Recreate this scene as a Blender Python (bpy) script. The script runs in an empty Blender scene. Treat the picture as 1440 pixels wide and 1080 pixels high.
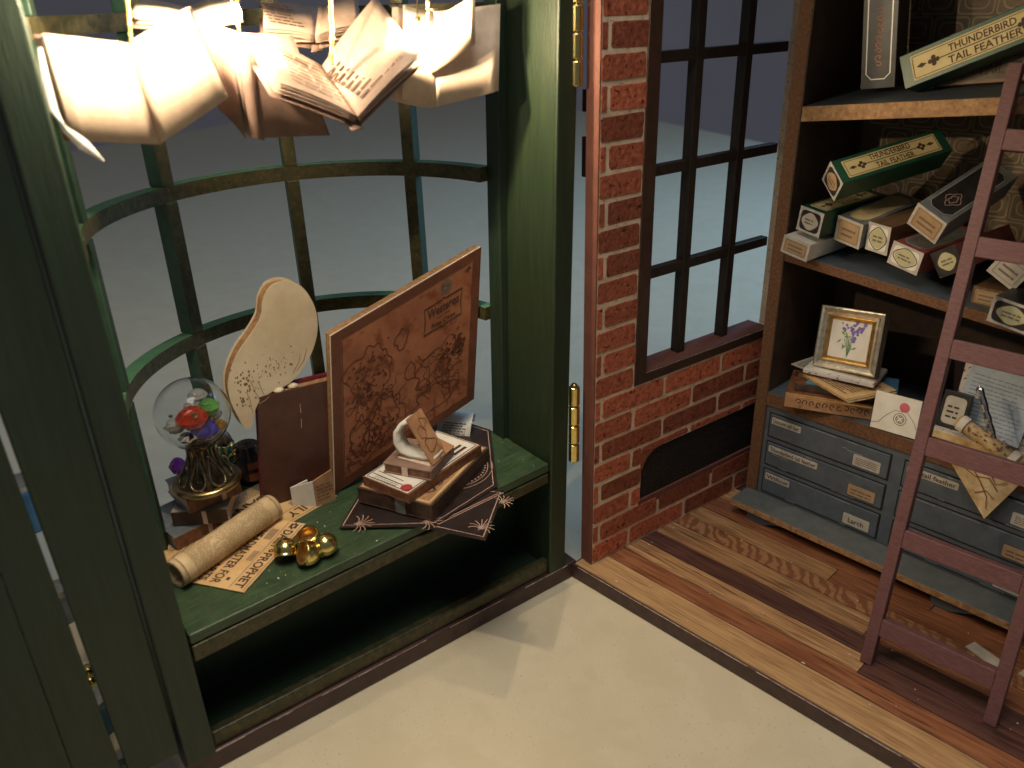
import bpy, math, random
from mathutils import Vector as V, Matrix
random.seed(7)
S = bpy.context.scene
COL = S.collection
S.unit_settings.system = 'METRIC'; S.unit_settings.scale_length = 0.01      # 1 unit = 1 cm (a miniature on a table)

# ------------------------------------------------------------------ camera
CAMP = V((16.64, -16.96, 18.32))
yaw, pitch, roll = (math.radians(a) for a in (-49.098, 25.299, -1.691))
Fw = V((math.sin(yaw)*math.cos(pitch), math.cos(yaw)*math.cos(pitch), -math.sin(pitch)))
r0 = V((math.cos(yaw), -math.sin(yaw), 0)); u0 = r0.cross(Fw)
Rt = r0*math.cos(roll)+u0*math.sin(roll); Up = -r0*math.sin(roll)+u0*math.cos(roll)
cam = bpy.data.cameras.new('camera'); cam.lens = 28.75; cam.sensor_width = 36
cam.clip_start = .5; cam.clip_end = 2000
cam.dof.use_dof = True; cam.dof.focus_distance = 27.5; cam.dof.aperture_fstop = .18
co = bpy.data.objects.new('camera', cam); COL.objects.link(co)
co.matrix_world = Matrix(((Rt.x, Up.x, -Fw.x, CAMP.x), (Rt.y, Up.y, -Fw.y, CAMP.y), (Rt.z, Up.z, -Fw.z, CAMP.z), (0, 0, 0, 1)))
S.camera = co

# ------------------------------------------------------------------ world, lamps, exposure
w = bpy.data.worlds.new("World"); S.world = w; w.use_nodes = True
bg = w.node_tree.nodes['Background']; bg.inputs[0].default_value = (.62, .66, .72, 1); bg.inputs[1].default_value = .14
def area(name, loc, target, size, power, col, sy=None):
    l = bpy.data.lights.new(name, 'AREA'); l.size = size; l.energy = power; l.color = col
    if sy: l.shape = 'RECTANGLE'; l.size_y = sy
    o = bpy.data.objects.new(name, l); COL.objects.link(o); o.location = loc
    o.rotation_euler = (V(target)-V(loc)).to_track_quat('-Z', 'Y').to_euler(); return o
area('ceiling_lamp', (10, -13, 46), (4, -4, 0), 16, 8400, (1, .94, .84))           # the room's warm lamp, above and behind the camera
area('window_daylight', (8, 62, 40), (-10, 52, 0), 44, 31000, (.33, .62, 1), 40)     # cool window light over the back of the table
S.view_settings.view_transform = 'Standard'; S.view_settings.look = 'None'
S.view_settings.exposure = 0; S.view_settings.gamma = 1
S.cycles.sample_clamp_indirect = 4; S.cycles.max_bounces = 8; S.cycles.transparent_max_bounces = 12

# ------------------------------------------------------------------ materials
def nodes(name):
    m = bpy.data.materials.new(name); m.use_nodes = True
    nt = m.node_tree; return m, nt, nt.nodes['Principled BSDF']
def mat(name, c1, c2=None, scale=4, rough=.6, metal=0, bump=0, bs=None, stretch=(1, 1, 1), rnd=0, spec=.5,
        speck=None, streak=None, wave=None, detail=5, contrast=(.35, .65), dist=.02, wear=None):
    m, nt, b = nodes(name); N = nt.nodes; Lk = nt.links
    b.inputs['Roughness'].default_value = rough; b.inputs['Metallic'].default_value = metal
    b.inputs['Specular IOR Level'].default_value = spec
    tc = N.new('ShaderNodeTexCoord'); mp = N.new('ShaderNodeMapping'); mp.inputs['Scale'].default_value = stretch
    oi = N.new('ShaderNodeObjectInfo')
    ad = N.new('ShaderNodeVectorMath'); ad.operation = 'ADD'; Lk.new(tc.outputs['Object'], ad.inputs[0])
    sc = N.new('ShaderNodeMath'); sc.operation = 'MULTIPLY'; sc.inputs[1].default_value = 37.; Lk.new(oi.outputs['Random'], sc.inputs[0])
    Lk.new(sc.outputs[0], ad.inputs[1]); Lk.new(ad.outputs[0], mp.inputs['Vector'])
    nz = N.new('ShaderNodeTexNoise'); nz.inputs['Scale'].default_value = scale; nz.inputs['Detail'].default_value = detail
    nz.inputs['Roughness'].default_value = .62
    Lk.new(mp.outputs[0], nz.inputs['Vector'])
    rp = N.new('ShaderNodeValToRGB'); rp.color_ramp.elements[0].position = contrast[0]; rp.color_ramp.elements[1].position = contrast[1]
    rp.color_ramp.elements[0].color = (*c1, 1); rp.color_ramp.elements[1].color = (*(c2 or c1), 1)
    Lk.new(nz.outputs['Fac'], rp.inputs[0]); out = rp.outputs[0]
    if wave:
        wv = N.new('ShaderNodeTexWave'); wv.bands_direction = 'DIAGONAL'; wv.inputs['Scale'].default_value = wave; wv.inputs['Distortion'].default_value = 9
        wv.inputs['Detail'].default_value = 3; wv.inputs['Detail Scale'].default_value = 1.2; Lk.new(mp.outputs[0], wv.inputs['Vector']); Lk.new(wv.outputs['Fac'], rp.inputs[0])
    if streak:
        m2 = N.new('ShaderNodeMapping'); m2.inputs['Scale'].default_value = (.35, 7, 7); Lk.new(ad.outputs[0], m2.inputs['Vector'])
        n4 = N.new('ShaderNodeTexNoise'); n4.inputs['Scale'].default_value = 2.2; n4.inputs['Detail'].default_value = 4; Lk.new(m2.outputs[0], n4.inputs['Vector'])
        r4 = N.new('ShaderNodeValToRGB'); r4.color_ramp.elements[0].position = .52; r4.color_ramp.elements[1].position = .68
        Lk.new(n4.outputs['Fac'], r4.inputs[0]); mx = N.new('ShaderNodeMix'); mx.data_type = 'RGBA'; Lk.new(r4.outputs[0], mx.inputs[0]); Lk.new(out, mx.inputs[6]); mx.inputs[7].default_value = (*streak, 1); out = mx.outputs[2]
    for sp in (speck, wear):
        if not sp: continue
        col, ssc, th = sp[:3]
        n2 = N.new('ShaderNodeTexNoise'); n2.inputs['Scale'].default_value = ssc; n2.inputs['Detail'].default_value = 3 if sp is speck else 6
        Lk.new(tc.outputs['Object'], n2.inputs['Vector'])
        r2 = N.new('ShaderNodeValToRGB'); r2.color_ramp.elements[0].position = th; r2.color_ramp.elements[1].position = th+(.06 if sp is speck else .12)
        Lk.new(n2.outputs['Fac'], r2.inputs[0])
        mx = N.new('ShaderNodeMix'); mx.data_type = 'RGBA'; Lk.new(r2.outputs[0], mx.inputs[0]); Lk.new(out, mx.inputs[6])
        mx.inputs[7].default_value = (*col, 1); out = mx.outputs[2]
    if rnd:
        hs = N.new('ShaderNodeHueSaturation'); mr = N.new('ShaderNodeMapRange'); mr.inputs[3].default_value = 1-rnd; mr.inputs[4].default_value = 1+rnd
        Lk.new(oi.outputs['Random'], mr.inputs[0]); Lk.new(mr.outputs[0], hs.inputs['Value']); Lk.new(out, hs.inputs['Color']); out = hs.outputs[0]
    Lk.new(out, b.inputs['Base Color'])
    if bump:
        bp = N.new('ShaderNodeBump'); bp.inputs['Strength'].default_value = bump; bp.inputs['Distance'].default_value = dist
        if bs:
            n3 = N.new('ShaderNodeTexNoise'); n3.inputs['Scale'].default_value = bs; n3.inputs['Detail'].default_value = 4
            Lk.new(mp.outputs[0], n3.inputs['Vector']); Lk.new(n3.outputs['Fac'], bp.inputs['Height'])
        else: Lk.new(nz.outputs['Fac'], bp.inputs['Height'])
        Lk.new(bp.outputs[0], b.inputs['Normal'])
    return m
M = {}
M['green'] = mat('green_paint', (.022, .044, .021), (.042, .076, .035), 1.6, .42, bump=.25, bs=9, speck=((.13, .19, .11), 22, .66), wear=((.014, .030, .015), 1.5, .66), streak=(.055, .095, .045))
M['green_pier'] = mat('olive_green_paint', (.014, .027, .012), (.021, .037, .016), 1.6, .48, bump=.4, bs=4, stretch=(5, 5, .4), wear=((.014, .022, .011), 1.3, .70), speck=((.09, .12, .07), 26, .73))
M['green_post'] = mat('dark_green_paint', (.011, .024, .013), (.017, .034, .019), 1.6, .5, bump=.35, bs=5, stretch=(5, 5, .35), speck=((.05, .08, .05), 20, .74))
M['arc_top'] = mat('green_rail_paint', (.045, .13, .065), (.07, .18, .095), 3, .5, bump=.2)
M['bronze'] = mat('rubbed_bronze_paint', (.030, .034, .015), (.085, .070, .030), 5, .42, metal=.25, bump=.35, bs=16, speck=((.32, .24, .07), 22, .66))
M['muntin_side'] = mat('green_muntin_paint', (.022, .062, .038), (.034, .088, .054), 3, .5, bump=.2)
M['base'] = mat('maroon_base_paint', (.045, .020, .018), (.075, .036, .032), 2.5, .42, bump=.2, speck=((.45, .33, .28), 30, .74))
M['edge_white'] = mat('worn_pale_edge', (.25, .16, .13), (.6, .48, .42), 6, .7)
M['mdf'] = mat('burnt_mdf_edge', (.075, .030, .012), (.19, .088, .038), 12, .75, bump=.3, contrast=(.3, .7))
M['mdf_pale'] = mat('sawn_wood_edge', (.20, .095, .035), (.44, .26, .12), 7, .7, bump=.3, contrast=(.3, .7))
M['brick'] = mat('red_brick', (.23, .046, .022), (.54, .155, .076), 6.5, .62, bump=.65, bs=7, rnd=.42, speck=((.10, .016, .009), 5, .60), contrast=(.3, .72), dist=.05)
M['mortar'] = mat('buff_mortar', (.56, .41, .27), (.76, .59, .42), 2.5, .75, bump=.4, speck=((.36, .22, .14), 8, .63))
M['wallside'] = mat('brown_wall_edge', (.125, .042, .028), (.16, .056, .038), 2, .7, bump=.1)
M['blackbar'] = mat('black_stained_wood', (.012, .008, .006), (.035, .021, .014), 4, .5, bump=.3, stretch=(3, 3, .5))
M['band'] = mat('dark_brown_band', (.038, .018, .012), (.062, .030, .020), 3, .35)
M['black'] = mat('black_felt', (.006, .005, .005), (.014, .011, .010), 9, .8, bump=.5)
M['grey'] = mat('grey_blue_paint', (.068, .085, .104), (.092, .112, .134), 2.2, .5, bump=.15, bs=20, speck=((.16, .17, .17), 20, .72))
M['greytop'] = mat('grey_green_paint', (.085, .098, .098), (.12, .13, .128), 2.2, .5, bump=.15)
M['cavity'] = mat('dark_brown_board', (.045, .027, .018), (.075, .045, .029), 2, .6, bump=.2)
M['ladder'] = mat('maroon_ladder_paint', (.105, .039, .040), (.160, .070, .070), 5, .55, bump=.3, stretch=(1, 1, 5), speck=((.27, .15, .15), 34, .68))
M['plank_tan'] = mat('tan_oak', (.20, .092, .040), (.47, .275, .130), 2.6, .42, bump=.2, stretch=(.16, 2.6, 2.6), rnd=.20, contrast=(.3, .7), streak=(.115, .048, .022))
M['plank_pale'] = mat('pale_oak', (.36, .19, .082), (.60, .375, .18), 2.6, .42, bump=.2, stretch=(.16, 2.6, 2.6), contrast=(.3, .7), streak=(.27, .15, .07), speck=((.12, .06, .03), 5, .72))
M['plank_red'] = mat('red_brown_wood', (.16, .050, .022), (.36, .15, .066), 2.6, .42, bump=.2, stretch=(.16, 2.6, 2.6), rnd=.2, contrast=(.3, .7), streak=(.085, .028, .016))
M['plank_dark'] = mat('dark_walnut', (.062, .025, .020), (.12, .052, .038), 2.2, .42, bump=.2, stretch=(.16, 2.6, 2.6), rnd=.12, streak=(.035, .014, .012))
M['plank_zig'] = mat('zigzag_grain_oak', (.19, .075, .032), (.34, .165, .078), 1.7, .42, bump=.2, stretch=(.9, .55, .55), rnd=.1, contrast=(.25, .75), wave=1.6, streak=(.16, .06, .026))
M['gold'] = mat('polished_gold', (.72, .56, .16), (.86, .70, .28), 3, .2, metal=1)
M['brass'] = mat('old_brass', (.30, .22, .10), (.48, .36, .17), 4, .28, metal=1, bump=.1)
M['cord'] = mat('gold_glitter_cord', (.55, .36, .06), (1, .78, .25), 30, .3, metal=1, bump=.8, bs=40)
M['champ'] = mat('champagne_gilt', (.62, .54, .40), (.86, .80, .66), 5, .3, metal=.9, bump=.3, speck=((.25, .16, .06), 9, .66))
M['gilt'] = mat('warm_gilt', (.50, .29, .09), (.72, .47, .18), 5, .3, metal=.9, bump=.2)
M['filigree'] = mat('dark_bronze', (.10, .075, .05), (.28, .22, .15), 8, .3, metal=.85, bump=.2)
M['paper'] = mat('white_paper', (.66, .62, .54), (.74, .70, .62), 2, .75, bump=.1)
M['card_white'] = mat('worn_white_card', (.38, .35, .31), (.52, .49, .44), 4, .7, bump=.1, speck=((.24, .19, .14), 14, .66))
M['cream'] = mat('cream_page', (.62, .46, .34), (.72, .56, .43), 2.5, .75, bump=.15)
M['pagepink'] = mat('aged_page', (.34, .235, .18), (.44, .31, .24), 2, .75, bump=.15)
M['covbrown'] = mat('brown_paper_cover', (.20, .12, .09), (.27, .17, .13), 2.5, .65, bump=.2)
M['news'] = mat('newsprint', (.56, .34, .14), (.70, .46, .22), 1.3, .7, bump=.1)
M['scroll'] = mat('parchment_scroll', (.58, .42, .22), (.72, .56, .33), 1.6, .6, bump=.1)
M['ink'] = mat('dark_ink', (.045, .024, .014), (.07, .035, .02), 4, .7)
M['inkgrey'] = mat('grey_ink', (.16, .12, .09), None, 4, .7)
M['inkfaint'] = mat('faint_brown_ink', (.30, .19, .10), (.36, .24, .13), 4, .7)
M['bookblue'] = mat('slate_blue_cover', (.11, .13, .15), (.17, .19, .20), 3, .55, bump=.2)
M['bookgrey'] = mat('grey_cloth_cover', (.24, .22, .19), (.33, .30, .26), 3, .6, bump=.2)
M['spine'] = mat('brown_leather', (.12, .045, .020), (.24, .10, .05), 5, .45, bump=.4)
M['spined'] = mat('dark_leather', (.035, .020, .014), (.085, .046, .030), 4, .4, bump=.35)
M['map'] = mat('sepia_map_print', (.24, .082, .040), (.345, .132, .064), 1.1, .5, bump=.1, wear=((.19, .055, .022), 1.7, .54))
M['mapdark'] = mat('map_border_brown', (.10, .034, .018), (.14, .050, .026), 2, .5)
M['owl'] = mat('owl_plumage_print', (.56, .45, .30), (.70, .60, .43), .7, .5, bump=.05)
M['owlspot'] = mat('owl_spot_ink', (.16, .10, .055), (.24, .16, .09), 3, .6)
M['panelbrown'] = mat('oxblood_board', (.055, .020, .014), (.085, .031, .021), 1.5, .38, bump=.1)
M['redglit'] = mat('red_glitter', (.08, .006, .014), (.32, .04, .07), 26, .35, metal=.4, bump=.8, bs=40)
M['mandala'] = mat('dark_plum_card', (.017, .011, .011), (.031, .021, .019), 2, .35, bump=.1)
M['rose'] = mat('rose_gold_ink', (.42, .26, .20), (.52, .34, .27), 5, .5)
M['tancard'] = mat('brown_print_card', (.34, .17, .08), (.46, .25, .13), 2.4, .6, bump=.2, wear=((.24, .11, .05), 3, .6))
M['wbox_green'] = mat('bottle_green_card', (.008, .050, .026), (.012, .072, .038), 2, .4)
M['wbox_brown'] = mat('brown_card', (.10, .052, .026), (.18, .10, .052), 3, .5, bump=.2, stretch=(4, .5, 4))
M['wbox_black'] = mat('black_card', (.016, .015, .015), (.034, .031, .03), 3, .4)
M['wbox_grey'] = mat('silver_grey_card', (.12, .125, .125), (.20, .205, .20), 3, .42)
M['wbox_red'] = mat('dull_red_card', (.20, .045, .040), (.28, .075, .062), 3, .5)
M['lab_yel'] = mat('pale_yellow_label', (.56, .45, .20), (.64, .53, .27), 2, .6)
M['lab_grn'] = mat('sage_label', (.42, .40, .22), (.50, .47, .28), 3, .6)
M['lab_tan'] = mat('kraft_label', (.36, .23, .12), (.44, .29, .16), 3, .6)
M['lab_grey'] = mat('grey_paper_label', (.40, .37, .31), (.50, .46, .39), 3, .6)
M['silverline'] = mat('silver_line', (.5, .5, .48), None, 3, .4, metal=.5)
M['orange'] = mat('copper_ink', (.48, .16, .06), None, 3, .5)
M['table'] = mat('speckled_cream_laminate', (.66, .57, .40), (.71, .62, .45), .6, .36, bump=.08, bs=18, speck=((.42, .34, .22), 15, .66), wear=((.655, .565, .395), .9, .5), contrast=(.3, .7))
M['backdrop'] = mat('mauve_wall', (.58, .52, .55), (.66, .60, .63), .02, .8)
M['seal'] = mat('red_wax', (.34, .03, .03), (.42, .05, .05), 6, .4, bump=.3)
M['sealpink'] = mat('rose_stamp', (.50, .10, .12), (.58, .14, .16), 6, .6)
M['violet'] = mat('violet_ink', (.16, .10, .36), (.24, .17, .48), 6, .6)
M['leafgreen'] = mat('leaf_green_ink', (.16, .26, .13), None, 6, .6)
M['bluecov'] = mat('blue_cover', (.06, .16, .26), (.09, .22, .34), 2, .5, bump=.2)
M['bluepaper'] = mat('pale_blue_paper', (.32, .38, .46), (.42, .48, .55), 3, .6)
M['music'] = mat('floral_pale_card', (.52, .47, .45), (.62, .57, .54), 3, .6, speck=((.13, .08, .09), 7, .6))
M['oldpaper'] = mat('stained_parchment', (.40, .25, .10), (.68, .52, .30), 1.5, .7, bump=.1, contrast=(.35, .6))
M['backprint'] = mat('shop_wall_print', (.075, .054, .030), (.12, .088, .052), 2.4, .6)
M['backline'] = mat('shop_wall_print_line', (.20, .145, .085), (.25, .185, .11), 3, .6)
M['backline2'] = mat('shop_wall_print_label', (.13, .065, .030), (.17, .09, .045), 3, .6)
M['silver'] = mat('polished_silver', (.7, .7, .7), None, 3, .18, metal=1, bump=.6, bs=12)
M['teal'] = mat('teal_glaze', (.01, .16, .20), (.02, .24, .28), 5, .2, bump=.3)
M['pot'] = mat('dark_brown_glaze', (.030, .018, .012), (.065, .038, .024), 5, .18, bump=.3)
M['potlab'] = mat('rust_label', (.30, .08, .035), (.38, .12, .06), 4, .5)
def glass(name, col, rough=.0, ior=1.45, tr=1.):
    m, nt, b = nodes(name); b.inputs['Base Color'].default_value = (*col, 1); b.inputs['Roughness'].default_value = rough
    b.inputs['IOR'].default_value = ior; b.inputs['Transmission Weight'].default_value = tr; return m
M['globe'] = glass('thin_clear_glass', (.97, .98, .97), 0, 1.3)
M['g_red'] = glass('red_crystal', (1, .10, .03), .08, 1.5, .5); M['g_green'] = glass('green_crystal', (.35, .85, .2), .06, 1.5, .5)
M['g_blue'] = glass('blue_crystal', (.14, .10, .75), .08, 1.5, .5); M['g_amber'] = glass('amber_crystal', (.95, .50, .12), .05, 1.5, .6)
M['g_clear'] = glass('white_crystal', (.95, .94, .88), .12, 1.5, .4); M['g_purple'] = glass('purple_crystal', (.42, .08, .62), .06, 1.5, .5)
M['film'] = glass('clear_glue', (.95, .93, .9), .15, 1.35, .5)
def emit(name, col, s):
    m, nt, b = nodes(name); b.inputs['Base Color'].default_value = (.8, .7, .5, 1)
    b.inputs['Emission Color'].default_value = (*col, 1); b.inputs['Emission Strength'].default_value = s; return m
M['led_extra'] = emit('lit_led_extra', (1, .80, .54), 3000)
M['led'] = emit('lit_led', (1, .77, .48), 2300)

# ------------------------------------------------------------------ building helpers
class MB:
    def __init__(s): s.v = []; s.f = []; s.mi = []
    def face(s, pts, mi=0):
        n = len(s.v); s.v += [tuple(p) for p in pts]; s.f.append(tuple(range(n, n+len(pts)))); s.mi.append(mi)
    def hexa(s, p, mi=0, mis=None):          # p: bottom 4 (ccw seen from above), top 4
        n = len(s.v); s.v += [tuple(q) for q in p]
        for k, q in enumerate(((3, 2, 1, 0), (4, 5, 6, 7), (0, 1, 5, 4), (1, 2, 6, 5), (2, 3, 7, 6), (3, 0, 4, 7))):
            s.f.append(tuple(n+i for i in q)); s.mi.append(mis[k] if mis else mi)
        return s
    def box(s, a, b, mi=0, mis=None):        # faces order: bottom, top, -y, +x, +y, -x
        (x0, y0, z0), (x1, y1, z1) = a, b
        return s.hexa([(x0, y0, z0), (x1, y0, z0), (x1, y1, z0), (x0, y1, z0), (x0, y0, z1), (x1, y0, z1), (x1, y1, z1), (x0, y1, z1)], mi, mis)
    def prism(s, bot, top, mi=0, side=None):
        n = len(bot); o = len(s.v); s.v += [tuple(p) for p in bot]+[tuple(p) for p in top]
        s.f.append(tuple(o+i for i in reversed(range(n)))); s.f.append(tuple(o+n+i for i in range(n))); s.mi += [mi, mi]
        for i in range(n):
            j = (i+1) % n; s.f.append((o+i, o+j, o+n+j, o+n+i)); s.mi.append(mi if side is None else side)
        return s
    def grid(s, rows, mi=0, cyc=False):
        o = len(s.v); m = len(rows[0])
        for r in rows: s.v += [tuple(p) for p in r]
        for i in range(len(rows)-1):
            for j in range(m if cyc else m-1):
                k = (j+1) % m; s.f.append((o+i*m+j, o+i*m+k, o+(i+1)*m+k, o+(i+1)*m+j)); s.mi.append(mi)
        return s
    def lathe(s, prof, c=(0, 0, 0), n=28, mi=0):
        c = V(c)
        return s.grid([[c+V((r*math.cos(2*math.pi*j/n), r*math.sin(2*math.pi*j/n), z)) for j in range(n)] for r, z in prof], mi, True)
    def tube(s, pts, r, n=8, mi=0, cyc=False):
        pts = [V(p) for p in pts]; rows = []; L = len(pts)
        for i, p in enumerate(pts):
            t = (pts[(i+1) % L]-pts[i-1]) if cyc else (pts[min(i+1, L-1)]-pts[max(i-1, 0)])
            t.normalize(); x = t.orthogonal() if abs(t.z) > .95 else t.cross(V((0, 0, 1))); x.normalize(); y = t.cross(x)
            rr = r[i] if isinstance(r, (list, tuple)) else r
            rows.append([p+(x*math.cos(2*math.pi*j/n)+y*math.sin(2*math.pi*j/n))*rr for j in range(n)])
        if cyc: rows.append(rows[0])
        s.grid(rows, mi, True)
        if not cyc:
            s.face(list(reversed(rows[0])), mi); s.face(rows[-1], mi)
        return s
    def build(s, name, mats, parent=None, bevel=0, smooth=False, kind=None, label=None):
        me = bpy.data.meshes.new(name); me.from_pydata(s.v, [], s.f)
        for m in (mats if isinstance(mats, (list, tuple)) else [mats]): me.materials.append(M[m] if isinstance(m, str) else m)
        me.polygons.foreach_set('material_index', s.mi)
        if smooth: me.polygons.foreach_set('use_smooth', [True]*len(s.f))
        me.update(); me.validate()
        o = bpy.data.objects.new(name, me); COL.objects.link(o)
        if parent: o.parent = parent
        if bevel:
            b = o.modifiers.new('bevel', 'BEVEL'); b.width = bevel; b.segments = 2; b.limit_method = 'ANGLE'; b.angle_limit = .6
        if kind: o['kind'] = kind
        if label: o['label'] = label
        return o
def thing(name, label, cat, mtx=None, group=None):
    o = bpy.data.objects.new(name, None); COL.objects.link(o); o.empty_display_size = .3
    if mtx is not None: o.matrix_world = mtx
    o['label'] = label; o['category'] = cat
    if group: o['group'] = group
    return o
def tag(o, label, cat, group=None):
    o['label'] = label; o['category'] = cat
    if group: o['group'] = group
    return o
def frame(o, x, up=(0, 0, 1)):
    x = V(x).normalized(); z = V(up); z = (z-x*z.dot(x)).normalized(); y = z.cross(x); o = V(o)
    return Matrix(((x.x, y.x, z.x, o.x), (x.y, y.y, z.y, o.y), (x.z, y.z, z.z, o.z), (0, 0, 0, 1)))
def text(name, s, O, ex, ey, w, h, m, parent, bold=.02, lift=.006):
    """flat lettering fitted into the w x h box whose lower left corner is O"""
    cu = bpy.data.curves.new('t', 'FONT'); cu.body = s; cu.size = 1; cu.offset = bold; cu.resolution_u = 2
    to = bpy.data.objects.new('t', cu); me = bpy.data.meshes.new_from_object(to)
    bpy.data.objects.remove(to); bpy.data.curves.remove(cu)
    xs = [v.co.x for v in me.vertices]; ys = [v.co.y for v in me.vertices]
    O, ex, ey = V(O), V(ex).normalized(), V(ey).normalized(); n = ex.cross(ey)
    kx = w/(max(xs)-min(xs)); ky = h/(max(ys)-min(ys)); x0, y0 = min(xs), min(ys)
    for v in me.vertices:
        v.co = O+ex*((v.co.x-x0)*kx)+ey*((v.co.y-y0)*ky)+n*lift
    me.name = name; me.materials.clear(); me.materials.append(M[m])
    o = bpy.data.objects.new(name, me); COL.objects.link(o); o.parent = parent; return o
def lines(O, ex, ey, w, h, rows, m, parent, th=.45, lift=.005, rng=None, gap=.18, name='printed_lines', solid=False):
    """rows of small printed words filling a w x h block (O = lower left)"""
    rng = rng or random; O, ex, ey = V(O), V(ex).normalized(), V(ey).normalized(); n = ex.cross(ey)*lift
    mb = MB(); dy = h/rows
    for i in range(rows):
        y0 = i*dy; y1 = y0+dy*th; x = 0; end = w*(1 if solid else rng.choice((1, 1, .97, .82)))
        while x < end-.01:
            l = w if solid else min(end-x, dy*rng.uniform(.7, 2.6))
            mb.face([O+ex*x+ey*y0+n, O+ex*(x+l)+ey*y0+n, O+ex*(x+l)+ey*y1+n, O+ex*x+ey*y1+n]); x += l+dy*gap*1.6
    return mb.build(name, m, parent, kind='stuff')
def ribbon(polys, wd, O, ex, ey, m, parent, lift=.006, name='ornament', closed=False):
    """thin drawn lines: each poly is a list of 2D points in the ex, ey plane"""
    O, ex, ey = V(O), V(ex).normalized(), V(ey).normalized(); n = ex.cross(ey)*lift; mb = MB()
    for p in polys:
        p = [V((a[0], a[1])) for a in p]; L = len(p); le = []; ri = []
        for i in range(L):
            t = (p[(i+1) % L]-p[i-1]) if closed else p[min(i+1, L-1)]-p[max(i-1, 0)]
            t = t.normalized() if t.length > 1e-9 else V((1, 0)); q = V((-t.y, t.x))*wd/2
            if closed:
                t0 = (p[i]-p[i-1]).normalized(); t1 = (p[(i+1) % L]-p[i]).normalized(); c = max(.5, math.sqrt(max(0, (1+t0.dot(t1))/2))); q /= c
            le.append(p[i]+q); ri.append(p[i]-q)
        f = lambda a: O+ex*a.x+ey*a.y+n
        for i in range(L if closed else L-1):
            j = (i+1) % L; mb.face([f(ri[i]), f(ri[j]), f(le[j]), f(le[i])])
    return mb.build(name, m, parent, kind='stuff')
def glyphs(O, ex, ey, w, h, n, m, parent, seed):
    """worn ornament strokes where the print is too worn to read"""
    rg = random.Random(seed); ps = []; dx = w/n
    for i in range(n):
        x = (i+.5)*dx; a0 = rg.uniform(0, 6)
        ps.append([(x+dx*(.1+.055*k)*math.cos(a0+.8*k), h*(.5+(.12+.05*k)*math.sin(a0+.8*k))) for k in range(8)])
    return ribbon(ps, h*.14, O, ex, ey, m, parent, name='worn_ornament')
def rrect(x0, y0, x1, y1, c, n=4):
    out = []
    for cx, cy, a in ((x1-c, y1-c, 0), (x0+c, y1-c, 90), (x0+c, y0+c, 180), (x1-c, y0+c, 270)):
        for k in range(n+1):
            t = math.radians(a+90*k/n); out.append((cx+c*math.cos(t), cy+c*math.sin(t)))
    return out
def ell(cx, cy, rx, ry, n=28, wob=0, k=4):
    return [(cx+rx*(1+wob*math.cos(k*t))*math.cos(t), cy+ry*(1+wob*math.cos(k*t))*math.sin(t)) for t in (2*math.pi*i/n for i in range(n))]
def plate(poly, O, ex, ey, m, parent, lift=.004, name='label_card', th=.012):
    O, ex, ey = V(O), V(ex).normalized(), V(ey).normalized(); n = ex.cross(ey)
    f = lambda a, k: O+ex*a[0]+ey*a[1]+n*k
    mb = MB(); mb.prism([f(a, -.002) for a in poly], [f(a, lift+th) for a in poly]); return mb.build(name, m, parent)
X, Y, Z = V((1, 0, 0)), V((0, 1, 0)), V((0, 0, 1))

# ------------------------------------------------------------------ setting: table and dark wall
TZ = -.65
mb = MB()
out = [(60, -70), (70, 70), (-30, 80), (-70, 93), (-95, 96), (-120, 97), (-138, 90), (-144, 69), (-128, 40), (-120, 15), (-90, -70)]
mb.prism([(x, y, TZ-3) for x, y in out], [(x, y, TZ) for x, y in out])
mb.build('table', 'table', kind='structure', bevel=.3)
mb = MB(); mb.face([(-420, -120, -80), (60, 420, -80), (60, 420, 180), (-420, -120, 180)]); mb.build('wall', 'backdrop', kind='structure')
mb = MB(); mb.face([(-420, -320, -76), (420, -320, -76), (420, 420, -76), (-420, 420, -76)]); mb.build('floor', 'backdrop', kind='structure')

# ------------------------------------------------------------------ left half: green bay window cabinet.  local x = l (towards the left post), y = -d, z up
A_ = V((-.07, -1, 0)).normalized()
ML = frame((0, 0, 0), A_); MLi = ML.inverted()
def L(l, d, z): return V((l, -d, z))
def WL(l, d, z): return ML @ L(l, d, z)
def zs(l): return 4.5-.04*l
cab = thing('window_cabinet', 'dark green miniature shop front with a curved bay window, opened out on the left', 'display cabinet', ML)
def boxl(l0, l1, d0, d1, z0, z1): return MB().box((l0, -d1, z0), (l1, -d0, z1))
boxl(-.25, 13.62, -.02, 8.6, TZ, 0).build('base_board', 'base', cab, bevel=.05)
ed = MB()
rng = random.Random(5); x = .2
while x < 12.6:
    l_ = rng.uniform(.1, .7); h_ = rng.uniform(.004, .022); ed.box((x, .016, -h_-.02), (x+l_, .026, -.005)); x += l_+rng.choice((0, .02, .05, .9))
ed.build('worn_edge', 'edge_white', cab, kind='stuff')
boxl(.9, 12.84, .10, .42, .004, .52).build('bottom_rail', 'bronze', cab, bevel=.06)
boxl(.9, 12.84, .425, 2.0, .004, .20).build('floor_panel', 'green_post', cab)
boxl(.9, 12.9, 2.02, 2.3, .004, 3.6).build('back_panel', 'green_post', cab)
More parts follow.
